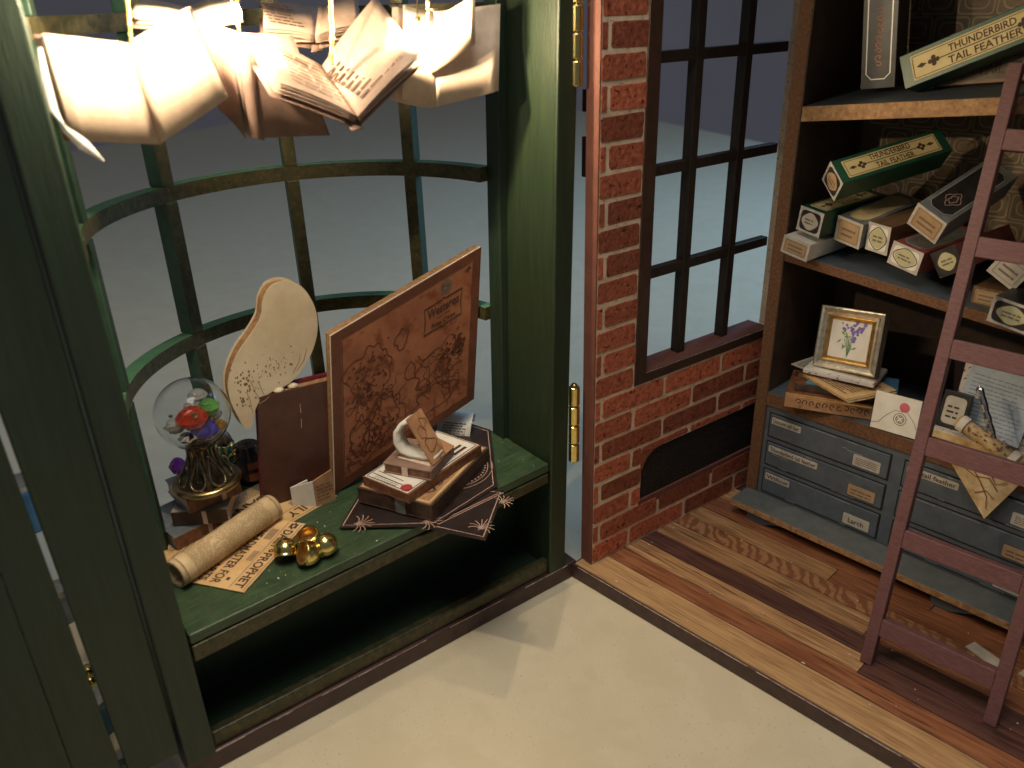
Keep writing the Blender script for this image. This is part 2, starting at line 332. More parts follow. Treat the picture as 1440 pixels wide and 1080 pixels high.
# window seat: boards follow the bay
def arc(l, R0, n=40, c=(6.7, 2.1), t0=0, t1=180):
    sx = lambda q: q*1.055 if q > 0 else q
    return [(c[0]+R0*sx(math.cos(math.radians(t0+(t1-t0)*i/n))), c[1]+R0*math.sin(math.radians(t0+(t1-t0)*i/n))) for i in range(n+1)]
o2 = [(12.8, .03), (12.8, 2.0)]+arc(0, 5.75)[0:]+[(.98, 2.0), (.98, .03)]
pt = [L(l, d, zs(l)) for l, d in o2]; pb = [L(l, d, zs(l)-.3) for l, d in o2]
MB().prism(pb[::-1], pt[::-1], 0).build('seat_board', 'green', cab, bevel=.03)
st = MB().hexa([L(12.8, .0, zs(12.8)-.86), L(12.8, .34, zs(12.8)-.86), L(1.0, .34, zs(1)-.72), L(1.0, .0, zs(1)-.72), L(12.8, .0, zs(12.8)-.36), L(12.8, .34, zs(12.8)-.36), L(1.0, .34, zs(1)-.36), L(1.0, .0, zs(1)-.36)][::1])
st.build('seat_edge', 'bronze', cab, bevel=.05)
# pier beside the hinge (leans a little) and its inner side panel
def lean(l0, l1, d0, d1, z0, z1, k=-.027):
    a, b = k*z0, k*z1
    return MB().hexa([L(l0+a, d1, z0), L(l1+a, d1, z0), L(l1+a, d0, z0), L(l0+a, d0, z0), L(l0+b, d1, z1), L(l1+b, d1, z1), L(l1+b, d0, z1), L(l0+b, d0, z1)])
lean(.32, 1.03, -.03, .12, .004, 23.4).build('pier', 'green_pier', cab, bevel=.05)
lean(.36, 1.0, .125, 2.3, .004, 23.4).build('side_panel', 'green_pier', cab)
lean(.40, 1.22, 2.32, 2.95, .004, 23.4, -.022).build('end_post', 'green_post', cab, bevel=.03)
# left post and left side panel
lean(12.85, 13.62, -.10, .30, .004, 23.4, 0.004).build('post', 'green_post', cab, bevel=.06)
lean(12.9, 13.5, .305, 2.3, .004, 23.4, 0.004).build('side_panel', 'green_post', cab)
# bay window rails and muntins
for z, dz in ((8.95, .44), (13.45, .44), (18.0, .44)):
    mb = MB(); inn = arc(0, 5.5, 48, t0=2, t1=172); ou = arc(0, 5.95, 48, t0=2, t1=172)
    za, zb = z-dz/2, z+dz/2
    mb.grid([[L(*p, zb) for p in ou], [L(*p, zb) for p in inn]], 1); mb.grid([[L(*p, zb) for p in inn], [L(*p, za) for p in inn]], 0)
    mb.grid([[L(*p, za) for p in inn], [L(*p, za) for p in ou]], 0); mb.grid([[L(*p, za) for p in ou], [L(*p, zb) for p in ou]], 1)
    for q_ in (0, -1): mb.face([L(*inn[q_], za), L(*ou[q_], za), L(*ou[q_], zb), L(*inn[q_], zb)][::1 if q_ else -1], 0)
    mb.build('bay_rail', ['bronze', 'arc_top'], cab)
for t in (22, 64, 104.5, 144):
    c, s = math.cos(math.radians(t)), math.sin(math.radians(t)); zb = zs(6.7+5.5*c)
    for z0, z1 in ((zb+.01, 8.725), (9.175, 13.225), (13.675, 17.775), (18.225, 23.2)):
        mb = MB(); q = [(6.7+(r_*c-k*s)*(1.055 if c > 0 else 1), 2.1+r_*s+k*c) for r_, k in ((5.47, -.20), (5.47, .20), (6.0, .20), (6.0, -.20))]
        mb.prism([L(*p, z0) for p in q][::-1], [L(*p, z1) for p in q][::-1]); mb.mi = [1, 1, 1, 1, 0, 1]; mb.build('muntin', ['bronze' if t > 30 else 'green_post', 'muntin_side'], cab, bevel=.03)
boxl(-.3, 13.7, -.1, 3.0, 23.41, 23.9).build('roof_panel', 'green_post', cab)

# further green door leaf to the left, with its gap
door = thing('door_leaf', 'plain dark green door leaf past the left post, split by a narrow see-through slot', 'door', ML)
def leanx(l0, l1, k0, k1, d0, d1, z0, z1):
    f = lambda l, k, z: l+k*z
    return MB().hexa([L(f(l0, k0, z0), d1, z0), L(f(l1, k1, z0), d1, z0), L(f(l1, k1, z0), d0, z0), L(f(l0, k0, z0), d0, z0), L(f(l0, k0, z1), d1, z1), L(f(l1, k1, z1), d1, z1), L(f(l1, k1, z1), d0, z1), L(f(l0, k0, z1), d0, z1)])
leanx(13.69, 14.93, .003, .020, .02, .35, .5, 23.4).build('stile', 'green_post', door, bevel=.05)
leanx(15.06, 16.055, .020, .0, .02, .35, .5, 23.4).build('stile', 'green_post', door, bevel=.05)
leanx(14.935, 15.055, .020, .020, .05, .32, 11.2, 23.4).build('stop_strip', 'green_post', door)
leanx(14.935, 15.055, .020, .020, .05, .32, .5, 1.0).build('stop_strip', 'green_post', door)
boxl(16.06, 19.0, .03, .34, .5, 7.5).build('lower_panel', 'green_post', door, bevel=.02)
boxl(16.06, 19.0, .03, .34, 8.3, 23.4).build('upper_panel', 'green_post', door, bevel=.02)

# hinges between the two halves
def hinge(z0, z1, n, label):
    h = thing('hinge', label, 'hinge', Matrix.Translation((-.02, .12, z0)), 'brass hinges joining the two halves')
    dz = (z1-z0)/n
    for i in range(n):
        MB().lathe([(0, i*dz+.02), (.16, i*dz+.02), (.185, i*dz+.05), (.185, (i+1)*dz-.05), (.16, (i+1)*dz-.02), (0, (i+1)*dz-.02)], n=20).build('knuckle', 'gold', h, smooth=False)
    MB().lathe([(0, 0), (.1, 0), (.1, z1-z0+.05), (.06, z1-z0+.09), (0, z1-z0+.09)], n=14).build('pin', 'brass', h)
hinge(4.15, 6.95, 4, 'lower brass hinge between the green pier and the brick wall, near the seat level')
hinge(16.05, 19.5, 5, 'upper brass hinge at the top of the gap between green pier and brick wall')

# ------------------------------------------------------------------ right half: floor
MR = frame((0, 0, 0), (1, .043, 0))
fl = thing('floor_base', 'striped wooden plank floor with a maroon front edge, base of the right half', 'floor', MR)
MB().box((-.0, .02, TZ), (19, 13, -.06)).build('base_board', 'base', fl, bevel=.05)
rows = [(.06, 1.22, 'plank_pale'), (1.22, 2.02, 'plank_red'), (2.02, 2.85, 'plank_tan'), (2.85, 3.65, 'plank_dark'),
        (3.65, 4.6, 'plank_tan'), (4.6, 5.35, 'plank_zig'), (5.35, 6.2, 'plank_tan'), (6.2, 7.2, 'plank_red'), (7.2, 8.2, 'plank_tan')]
rng = random.Random(11)
for i, (y0, y1, m_) in enumerate(rows):
    x = .12 if i == 0 else .5+.085*y0; first = True
    while x < 18.9:
        l_ = {0: 19, 1: 19, 2: 8.9, 3: 19, 4: 8.2, 5: 12.5, 6: 6.0, 7: 9}.get(i, rng.uniform(6, 11)) if first else rng.uniform(4, 8)
        x1 = min(18.95, x+l_); mm = m_ if first or rng.random() < .5 else rng.choice(['plank_tan', 'plank_red', 'plank_dark'])
        if i in (4, 6) and not first: mm = 'plank_red'
        dz = rng.uniform(-.008, .008)
        MB().box((x+.012, y0+.02, -.058), (x1-.012, y1-.02, dz)).build('plank', mm, fl, bevel=.012); x = x1; first = False
ed = MB(); x = .3
while x < 18:
    l_ = rng.uniform(.1, .8); ed.box((x, .008, -.066-rng.uniform(0, .012)), (x+l_+.002, .03, -.056)); x += l_+rng.choice((0, 0, 0, 0, .02, .3))
ed.build('worn_edge', 'edge_white', fl, kind='stuff')

# ------------------------------------------------------------------ brick wall with a window and a low vent.  local x = along the wall, y = into the wall
MW = frame((.56, 0, 0), (.085, .996, 0))
bw = thing('brick_wall', 'red brick side wall with a barred window and a black low vent', 'wall', MW)
WIN = (2.35, 9.3, 6.82, 22.0); VENT = (2.72, 9.6, 1.75, 3.72)
def wallpiece(s0, s1, z0, z1): return MB().box((s0, .03, z0), (s1, .52, z1))
S0, S1, ZT = .46, 11.0, 23.0
wm = MB()
for s0, s1, z0, z1 in ((S0, VENT[0], .012, WIN[2]), (VENT[0], VENT[1], .012, VENT[2]), (VENT[0], VENT[1], VENT[3], WIN[2]), (VENT[1], S1, .012, WIN[2]),
                       (S0, WIN[0], WIN[2], ZT), (WIN[1], S1, WIN[2], ZT), (WIN[0], WIN[1], WIN[3], ZT)):
    wm.box((s0, .014, z0), (s1, .52, z1))
wm.build('mortar_bed', 'mortar', bw)
MB().box((S0-.06, .0, .013), (S0-.002, .54, ZT)).build('front_edge', 'wallside', bw, bevel=.02)
rng = random.Random(3); bricks = []
CH, BL = .805, 2.92
def subtract(r, h):
    a0, a1, b0, b1 = r; s0, s1, z0, z1 = h
    if a1 <= s0 or a0 >= s1 or b1 <= z0 or b0 >= z1: return [r]
    out = []
    if a0 < s0: out.append((a0, s0, b0, b1))
    if a1 > s1: out.append((s1, a1, b0, b1))
    m0, m1 = max(a0, s0), min(a1, s1)
    if b0 < z0: out.append((m0, m1, b0, z0))
    if b1 > z1: out.append((m0, m1, z1, b1))
    return out
g = .066
for c in range(28):
    z0 = .02+c*CH; s = S0-(BL*(.9 if c % 2 else .4))
    while s < 9.0:
        for r in [q2 for q1 in subtract((s+g, s+BL-g, z0+g, z0+CH-g), (WIN[0]-.0, WIN[1], WIN[2]-.02, WIN[3])) for q2 in subtract(q1, (VENT[0]-.03, VENT[1]+.03, VENT[2]-.03, VENT[3]+.03))]:
            a0, a1 = max(r[0], S0+.02), min(r[1], 8.95)
            if a1-a0 > .1 and r[3]-r[2] > .15: bricks.append((a0, a1, r[2], r[3]))
        s += BL
for a0, a1, b0, b1 in bricks:
    j = lambda: rng.uniform(-.022, .022); t = rng.uniform(-.016, .002); k = .07
    f = [(a0+k+j(), b0+j()), (a1-k+j(), b0+j()), (a1+j(), b0+k+j()), (a1+j(), b1-k+j()), (a1-k+j(), b1+j()), (a0+k+j(), b1+j()), (a0+j(), b1-k+j()), (a0+j(), b0+k+j())]
    if a1-a0 < .3: f = [(a0, b0), (a1, b0), (a1, b1), (a0, b1)]
    mb = MB(); mb.prism([(p[0], .06, p[1]) for p in f][::-1], [(p[0], t, p[1]) for p in f][::-1]); mb.build('brick', 'brick', bw, bevel=.014)
# dark band of printed shadow round the window, sill, muntins
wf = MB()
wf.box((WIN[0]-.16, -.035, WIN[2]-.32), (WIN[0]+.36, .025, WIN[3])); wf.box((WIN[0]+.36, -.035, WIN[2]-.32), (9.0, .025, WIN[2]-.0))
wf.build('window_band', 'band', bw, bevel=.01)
MB().box((WIN[0]+.36, .026, WIN[2]-.03), (9.2, .95, WIN[2]+.03)).build('window_sill', 'wallside', bw)
for s in (4.9, 7.2):
    MB().box((s-.17, .44, WIN[2]+.032), (s+.17, .80, 22)).build('muntin', 'blackbar', bw, bevel=.03)
for z in (10.05, 13.35, 16.62, 19.9):
    MB().box((WIN[0]+.1, .46, z-.165), (9.2, .78, z+.165)).build('glazing_bar', 'blackbar', bw, bevel=.03)
MB().box((WIN[0]-.1, .53, 13.4), (WIN[0]+.0, 1.2, 14.5)).box((WIN[0]-1.6, .53, 13.45), (WIN[0], 1.1, 14.6)).box((WIN[0]-1.6, .53, 15.3), (WIN[0], 1.1, 15.9)).build('outer_trim', 'blackbar', bw)
vp_ = [(VENT[0], VENT[2]), (VENT[1], VENT[2]), (VENT[1], VENT[3])]+[(VENT[0]+.9+.9*math.cos(a), VENT[3]-.95+.95*math.sin(a)) for a in (math.pi/2+math.pi/2*i/6 for i in range(7))]
MB().prism([(p[0], .14, p[1]) for p in vp_][::-1], [(p[0], .10, p[1]) for p in vp_][::-1]).build('vent_back', 'black', bw)
cr = [(VENT[0], VENT[3]-.95)]+[(VENT[0]+.9+.9*math.cos(a), VENT[3]-.95+.95*math.sin(a)) for a in (math.pi-math.pi/2*i/6 for i in range(7))]+[(VENT[0]-.04, VENT[3]+.02), (VENT[0]-.04, VENT[3]-.95)]
MB().prism([(p[0], .25, p[1]) for p in cr], [(p[0], .0, p[1]) for p in cr]).build('corner_brick', 'brick', bw)
vl = []
for i in range(11):
    cx = VENT[0]+.5+i*.62
    for k in range(5):
        cy = VENT[2]+.25+k*.4
        if cy < VENT[3]-.1: vl.append(ell(cx+(.31 if k % 2 else 0), cy, .24, .17, 12))
ribbon(vl, .05, (0, .09, 0), (1, 0, 0), (0, 0, 1), 'blackbar', bw, name='vent_lattice', closed=True, lift=.004)
MB().box((VENT[0]-.06, .0, VENT[2]-.32), (VENT[1], .10, VENT[2]+.012)).build('vent_sill', 'wallside', bw, bevel=.01)

# outer shell of the right half (its ceiling shades the shelves)
MB_ = frame((0, 7.65, 0), (1, .03, 0))
bc = thing('bookcase', 'dark brown open bookcase with crooked shelves at the back of the right half', 'bookcase', MB_)
BX1 = 18.
MB().box((2.0, .0, .70), (2.44, 4.3, 23)).build('side_panel', 'mdf', bc, bevel=.02)
MB().box((2.445, .02, .72), (2.47, 4.2, 22.9)).build('side_lining', 'cavity', bc)
MB().box((2.0, 4.31, .7), (BX1, 4.6, 23)).build('back_panel', 'cavity', bc)
MB().box((BX1, .0, .0), (BX1+.4, 4.6, 23)).build('side_panel', 'mdf', bc)
MB().box((.4, -7.2, 23.01), (BX1+.4, 4.6, 23.5)).build('top_panel', 'cavity', bc)
def shelf(zl, zr, x0, x1, th, y1, zb=0, name='shelf'):
    f = lambda x, y, z: (x, y, z)
    s = MB().hexa([(x0, .02, zl-th), (x1, .02, zr-th), (x1, y1, zr-th+zb), (x0, y1, zl-th+zb), (x0, .02, zl), (x1, .02, zr), (x1, y1, zr+zb), (x0, y1, zl+zb)], 0, [2, 1, 0, 0, 0, 0])
    return s.build(name, ['mdf_pale' if th > .4 else 'mdf', 'grey', 'cavity'], bc, bevel=.015)
def z2(x): return 10.3-.092*(x-2.35)
def z1(x): return 14.96+.108*(x-2.4)
shelf(z2(2.475), z2(BX1), 2.475, BX1, .34, 4.2)
shelf(z1(2.475), z1(BX1), 2.475, BX1, .46, 4.2, .35)
# printed back wall of boxes (flat print): rounded frames
pl = []; pl2 = []
rng = random.Random(9)
for zz in range(14):
    for xx in range(14):
        x0 = 2.8+xx*1.12+(.5 if zz % 2 else 0); z0 = 10.6+zz*.86
        if x0+1.05 > BX1: continue
        if z0 < 15.6 < z0+.8: pass
        pl.append(rrect(x0, z0, x0+1.02, z0+.76, .10, 2)); pl.append(rrect(x0+.16, z0+.15, x0+.86, z0+.61, .2, 3)); pl2.append(rrect(x0+.3, z0+.27, x0+.72, z0+.5, .1, 2))
MB().box((2.6, 4.29, 10.5), (BX1, 4.305, 22.8)).build('back_print', 'backprint', bc)
ribbon(pl, .055, (0, 4.285, 0), (1, 0, 0), (0, 0, 1), 'backline', bc, name='printed_frames', closed=True)
ribbon(pl2, .10, (0, 4.285, 0), (1, 0, 0), (0, 0, 1), 'backline2', bc, name='printed_labels', closed=True)

# ------------------------------------------------------------------ chest of drawers under the bookcase
ch = thing('chest_of_drawers', 'grey blue chest of labelled drawers under the bookcase', 'drawers', MB_)
MB().box((2.45, .06, .72), (BX1, 3.9, 4.44)).build('carcass', 'grey', ch)
MB().box((2.445, .0, 4.45), (BX1, 4.2, 4.98), 0, [0, 1, 0, 0, 0, 0]).build('top_board', ['mdf', 'grey'], ch, bevel=.02)
MB().box((2.05, -1.15, .46), (BX1, .055, .715), 0, [0, 1, 0, 1, 0, 1]).build('plinth', ['mdf_pale', 'greytop'], ch, bevel=.02)
for x0 in (2.75, 9.6, 16):
    MB().prism([(x0, -.95, .01), (x0+.55, -.95, .01), (x0+1.25, -.95, .30), (x0+1.6, -.95, .455), (x0-.1, -.95, .455)], [(x0, -.75, .01), (x0+.55, -.75, .01), (x0+1.25, -.75, .30), (x0+1.6, -.75, .455), (x0-.1, -.75, .455)]).build('foot', 'grey', ch)
dl = {(0, 0): ('Unicorn tail hair', 1.15), (0, 1): ('Thunderbird tail feather', 1.95), (0, 2): ('Willow', 1.0), (1, 0): ('tail feather', 1.62)}
for c, (x0, x1) in enumerate(((2.63, 7.18), (7.58, 12.2), (12.6, 17.2))):
    for r_, (za, zb) in enumerate(((3.2, 4.22), (2.0, 3.04), (.8, 1.85))):
        MB().box((x0, .0, za), (x1, .058, zb)).build('drawer_shadow_gap', 'black', ch) if False else None
        d = MB().box((x0+.05, .0, za+.05), (x1-.05, .10, zb-.05)).build('drawer', 'grey', ch, bevel=.03)
        MB().box((x0, .045, za), (x1, .058, zb)).build('drawer_recess', 'black', ch)
        rw = random.Random(c*7+r_); sc_ = []
        for e_ in range(5):
            a_ = rw.uniform(x0+.2, x1-1.2); zz_ = rw.choice((za+.07, zb-.07, zb-.07, rw.uniform(za+.2, zb-.2))); sc_.append([(a_, zz_), (a_+rw.uniform(.15, .9), zz_+rw.uniform(-.01, .01))])
        ribbon(sc_, .014, (0, 0, 0), X, Z, 'silverline', d, name='scuffs', lift=.0045)
        s_, wd = dl.get((c, r_), (None, 1))
        if s_:
            ca = plate(rrect(0, 0, wd, .26, .04, 2), (x0+.14, 0, zb-.42), X, Z, 'lab_grey', d)
            text('lettering', s_, (x0+(.20 if c == 0 else .62), -.018, zb-.37), X, Z, wd-(.12 if c == 0 else .55), .17, 'ink', d, bold=.012)
        wd2 = .95
        plate(rrect(0, 0, wd2, .42, .03, 2), (x1-1.25, 0, za+.16), X, Z, 'lab_tan' if r_ == 1 else 'lab_grey', d)
        if r_ == 2: text('lettering', 'Larch', (x1-1.05, -.018, za+.26), X, Z, .55, .2, 'ink', d, bold=.012)
        else: lines((x1-1.15, -.018, za+.24), X, Z, .74, .28, 4 if r_ == 0 else 2, 'inkgrey', d, th=.4)

# ------------------------------------------------------------------ ladder leaning on the bookcase
LF = V((9.3, 2.87, 0)); LX = (V((12.89, 3.15, 0))-LF).normalized(); LD = (V((8.2, 7.6, 16.0))-LF).normalized()
LN = LX.cross(LD).normalized()                       # faces the camera
if LN.y > 0: LN = -LN
lad = thing('ladder', 'maroon wooden ladder leaning against the bookcase shelves', 'ladder', Matrix.Translation(LF))
def lp(x, y, t): return LX*x+LD*y+LN*t
def lbox(x0, x1, y0, y1): return MB().hexa([lp(x0, y0, 0), lp(x1, y0, 0), lp(x1, y0, -.36), lp(x0, y0, -.36), lp(x0, y1, 0), lp(x1, y1, 0), lp(x1, y1, -.36), lp(x0, y1, -.36)])
H = 17.2
lbox(0, .34, .03, H).build('rail', 'ladder', lad, bevel=.025); lbox(3.4, 3.74, .03, H).build('rail', 'ladder', lad, bevel=.025)
for k in range(6):
    y0 = 1.02+k*2.80; lbox(.342, 3.398, y0, y0+.54).build('rung', 'ladder', lad, bevel=.025)

# ================================================================== things on the window seat
SN = ML.to_3x3() @ V((.04, 0, 1))                    # the seat's normal
def seat(l, d, h=0): return WL(l, d, zs(l)+h)
def fseat(p, q, h=0, up=None):
    return frame(seat(*p, h), seat(*q, h)-seat(*p, h), SN if up is None else up)
def wob(o, amp, seed=0):                             # makes thin paper slightly wavy
    r = random.Random(seed); a, b, c = r.uniform(0, 6), r.uniform(.6, 1.4), r.uniform(.6, 1.4)
    for v in o.data.vertices: v.co.z += amp*(math.sin(v.co.x*b*1.7+a)+math.cos(v.co.y*c*2.1+a))*.5
    return o
def sheet(name, x0, x1, y0, y1, m, parent, th=.025, z=0):
    return MB().box((x0, y0, z), (x1, y1, z+th)).build(name, m, parent)

# front newspaper
n1 = thing('newspaper', 'tan newspaper headed DAILY PROPHET lying nearest the four gold cups', 'newspaper', fseat((8.52, 2.38), (11.12, .62), .03), 'newspapers under the scroll')
sheet('sheet', 0, 3.14, -3.1, .0, 'news', n1)
zt = .028
text('lettering', 'DAILY', (.42, -.44, zt), X, Y, .88, .30, 'ink', n1); text('lettering', 'PROPHET', (1.52, -.44, zt), X, Y, 1.5, .30, 'ink', n1)
ribbon([ell(.2, -.28, .10, .10, 20, .35, 6), ell(1.4, -.28, .05, .06, 12)], .05, (0, 0, zt), X, Y, 'ink', n1, closed=True)
ribbon([[(.06, -.52), (3.08, -.52)], [(.06, -.06), (3.08, -.06)]], .02, (0, 0, zt), X, Y, 'inkgrey', n1)
plate([(.45, -.86), (.95, -.86), (.95, -.6), (.45, -.6)], (0, 0, zt-.012), X, Y, 'inkfaint', n1, 0, 'picture')
plate([(1.5, -.78), (1.95, -.78), (1.95, -.58), (1.5, -.58)], (0, 0, zt-.012), X, Y, 'inkfaint', n1, 0, 'picture')
plate([(2.7, -.82), (2.82, -.82), (2.82, -.72), (2.7, -.72)], (0, 0, zt-.012), X, Y, 'ink', n1, 0, 'picture')
text('lettering', 'HEADMASTER FOR', (.6, -1.22, zt), X, Y, 2.42, .30, 'ink', n1)
text('lettering', 'ARTS', (2.2, -1.62, zt), X, Y, .8, .28, 'ink', n1)
lines((.1, -2.95, zt), X, Y, 2.9, 1.2, 14, 'inkgrey', n1, rng=random.Random(1))
n2 = thing('newspaper', 'tan newspaper under the upright oxblood book and the round ornament', 'newspaper', fseat((7.1, 3.10), (8.9, 2.74), .01), 'newspapers under the scroll')
sheet('sheet', 0, 5.1, -2.7, .0, 'news', n2)
text('lettering', 'DAILY', (.35, -.5, zt), X, Y, 1.25, .34, 'ink', n2); text('lettering', 'PROPHET', (1.85, -.5, zt), X, Y, 2.0, .34, 'ink', n2)
ribbon([[(.06, -.07), (5.0, -.07)], [(.06, -.6), (5.0, -.6)]], .025, (0, 0, zt), X, Y, 'inkgrey', n2)
plate([(.3, -.95), (1.2, -.95), (1.2, -.7), (.3, -.7)], (0, 0, zt-.012), X, Y, 'inkfaint', n2, 0, 'picture')
text('lettering', 'OUT', (1.95, -1.36, zt), X, Y, 1.0, .42, 'ink', n2); text('lettering', 'BAN', (1.45, -2.02, zt), X, Y, 1.0, .42, 'ink', n2)
lines((3.0, -2.5, zt), X, Y, 1.8, 1.4, 16, 'inkgrey', n2, rng=random.Random(2)); lines((.2, -2.62, zt), X, Y, 2.7, .5, 6, 'inkgrey', n2, rng=random.Random(3))

# rolled scroll
p0, p1 = seat(12.42, 2.13, .44), seat(9.08, 3.36, .44)
sc = thing('paper_scroll', 'long cream rolled paper scroll lying over the newspapers', 'scroll', frame(p0, p1-p0))
LEN = (p1-p0).length
def spiral(L0, r0, r1, turns, n, ph=0):
    return [((r0+(r1-r0)*i/n)*math.cos(ph+turns*2*math.pi*i/n), (r0+(r1-r0)*i/n)*math.sin(ph+turns*2*math.pi*i/n)) for i in range(n+1)]
sp = spiral(0, .29, .42, 2.15, 64, -1.2)
mb = MB(); mb.grid([[(x, a, b) for a, b in sp] for x in (0, .16, .32, LEN*.5, LEN-.3, LEN-.15, LEN)])
o = mb.build('roll', 'scroll', sc, smooth=True); sm = o.modifiers.new('s', 'SOLIDIFY'); sm.thickness = .018; sm.offset = 1
for k, x in enumerate((.14, LEN-.14)):
    MB().grid([[(x+dx, .446*math.cos(a), .446*math.sin(a)) for a in [2*math.pi*j/28 for j in range(28)]] for dx in (-.012, .012)], cyc=True).build('ruled_line', 'inkfaint', sc)
rl = MB(); rng = random.Random(4)
for i in range(26):                                     # faint printing round the roll, close packed
    a = 1.3+i*.105
    x = .42
    while x < LEN-.45:
        l_ = min(rng.uniform(.06, .26), LEN-.42-x)
        if not (1.15 < x < 1.25 or 2.2 < x < 2.3):
            q = [(x, .447*math.cos(a), .447*math.sin(a)), (x+l_, .447*math.cos(a), .447*math.sin(a)), (x+l_, .447*math.cos(a+.035), .447*math.sin(a+.035)), (x, .447*math.cos(a+.035), .447*math.sin(a+.035))]
            rl.face(q)
        x += l_+.04
rl.build('printed_lines', 'inkfaint', sc, kind='stuff')

# dust and lint on the seat and the plank floor
mb = MB(); rng = random.Random(77)
for i in range(90):
    l_ = rng.uniform(1.2, 12.4); d_ = rng.uniform(.1, 2.2) if rng.random() < .7 else rng.uniform(2, 5); r_ = rng.uniform(.008, .022); a = rng.uniform(0, 6)
    c = seat(l_, d_, .006); mb.face([c+V((r_*math.cos(a+q)*(1 if i % 5 else 2.5), r_*math.sin(a+q), .002)) for q in (0, 1.6, 3.1, 4.7)])
mb.build('seat_dust', 'paper', kind='stuff')
mb = MB()
for i in range(45):
    x, y = rng.uniform(1, 14), rng.uniform(.3, 6); r_ = rng.uniform(.012, .03); a = rng.uniform(0, 6); c = MR @ V((x, y, .012))
    mb.face([c+V((r_*math.cos(a+q)*(1 if i % 4 else 2.5), r_*math.sin(a+q), .0)) for q in (0, 1.6, 3.1, 4.7)])
mb.build('floor_dust', 'paper', kind='stuff')
# four little gold cups
def cup(l, d, h, tilt, az, label, m='gold', r=.34):
    R_ = Matrix.Rotation(az, 4, 'Z') @ Matrix.Rotation(tilt, 4, 'X')
    t = thing('gold_cup', label, 'cup', Matrix.Translation(seat(l, d, h)) @ R_, 'small round gold cups on the seat')
    pr = [(.0, -r)]+[(r*math.sin(a), -r*math.cos(a)) for a in (math.pi*i/16 for i in range(1, 11))]
    zr = pr[-1][1]; rr = pr[-1][0]
    pr += [(rr+.015, zr+.01), (rr+.012, zr+.045), (rr-.03, zr+.045)]
    MB().lathe(pr, n=32).build('bowl', m, t, smooth=True)
    inn = [(rr-.03, zr+.045)]+[((r-.035)*math.sin(a), -(r-.035)*math.cos(a)) for a in (math.pi*i/16 for i in range(10, 0, -1))]+[(0, -(r-.035))]
    MB().lathe(inn, n=32).build('lining', 'gilt', t, smooth=True)
cup(9.62, 1.22, .34, 2.5, 1.0, 'leftmost gold cup of the four, turned dome up on the newspaper')
cup(9.22, .62, .35, 1.05, -.15, 'nearest gold cup of the four, its round mouth facing front', r=.36)
cup(8.66, .66, .34, 2.2, -1.0, 'rightmost gold cup of the four, lying on its side')
cup(8.92, 1.18, .40, .25, .3, 'rearmost gold cup of the four, open side up')

# small books
def flatbook(label, mtx, ln, wd, th, cov, spn, page, name='book', cat='book', group=None, band=None, ct=.045, over=.04):
    t = thing(name, label, cat, mtx, group)
    MB().box((0, 0, 0), (ln, wd, ct)).build('cover', cov, t, bevel=.012); MB().box((0, 0, th-ct), (ln, wd, th)).build('cover', cov, t, bevel=.012)
    MB().box((0, -.028, .0), (ln, -.001, th)).build('spine', spn, t, bevel=.02)
    MB().box((over, .002, ct+.001), (ln-over, wd-over, th-ct-.001)).build('page_block', page, t)
    if band: MB().box((ln*band, -.036, .004), (ln*band+.13, -.0285, th-.004)).build('spine_label', 'cream', t)
    return t
def up_at(l, d, z): return WL(l, d, z)
b0 = flatbook('slate blue book with brown spine, bottom of the stack under the glass orb', frame(WL(11.92, 3.72, 4.06), WL(10.2, 4.0, 4.1)-WL(11.92, 3.72, 4.06)), 1.75, 1.9, .46, 'bookblue', 'spine', 'cream', band=.58, group='books stacked under the orb')
b1 = flatbook('grey book with dark spine, middle of the stack under the glass orb', frame(WL(11.75, 4.3, 4.56), WL(10.6, 3.55, 4.56)-WL(11.75, 4.3, 4.56)), 1.6, 1.7, .46, 'bookgrey', 'spined', 'cream', band=.55, group='books stacked under the orb')
b2 = flatbook('grey book with tan spine, topmost directly under the glass orb', frame(WL(11.35, 3.80, 5.06), WL(9.9, 3.93, 5.06)-WL(11.35, 3.80, 5.06)), 1.62, 1.6, .46, 'bookgrey', 'spine', 'cream', band=.62, group='books stacked under the orb')

# glass orb on filigree stand
OC = WL(10.58, 4.24, 5.56)
orb = thing('glass_orb', 'clear glass globe of coloured crystals on a bronze filigree stand', 'ornament', Matrix.Translation(OC))
MB().lathe([(0, 0), (.80, 0), (.96, .05), (1.0, .13), (.95, .21), (.84, .25), (.78, .20), (0, .20)], n=48).build('base_ring', 'brass', orb, smooth=True)
def flare(z): return .30+.50*(1-min(1, z/1.12))**1.5
MB().lathe([(.34, .2), (.26, .4), (.17, .7), (.14, 1.05), (.22, 1.22), (0, 1.22)], n=24).build('stem_core', 'filigree', orb, smooth=True)
for k in range(7):
    a0 = 2*math.pi*k/7+.2; pts = []; pts2 = []
    for i in range(18):
        t = 2*math.pi*i/18; zz = .64-.42*math.cos(t); wdt = .40*math.sin(t)*(1.2-.85*(zz-.2)/.9)
        rr = flare(zz-.15)+.03; pts.append((rr*math.cos(a0+wdt), rr*math.sin(a0+wdt), zz))
    MB().tube(pts, .045, 8, cyc=True).build('filigree_loop', 'filigree', orb, smooth=True)
    MB().tube([((flare(z)+.05)*math.cos(a0+.45), (flare(z)+.05)*math.sin(a0+.45), z) for z in (.75, .95, 1.1, 1.3)], [.02, .05, .05, .06], 8).build('filigree_rib', 'filigree', orb, smooth=True)
MB().lathe([(.20, 1.2), (.30, 1.24), (.34, 1.32), (.30, 1.38), (.2, 1.4)], n=24).build('collar', 'filigree', orb, smooth=True)
GC = V((0, 0, 2.34)); GR = 1.04
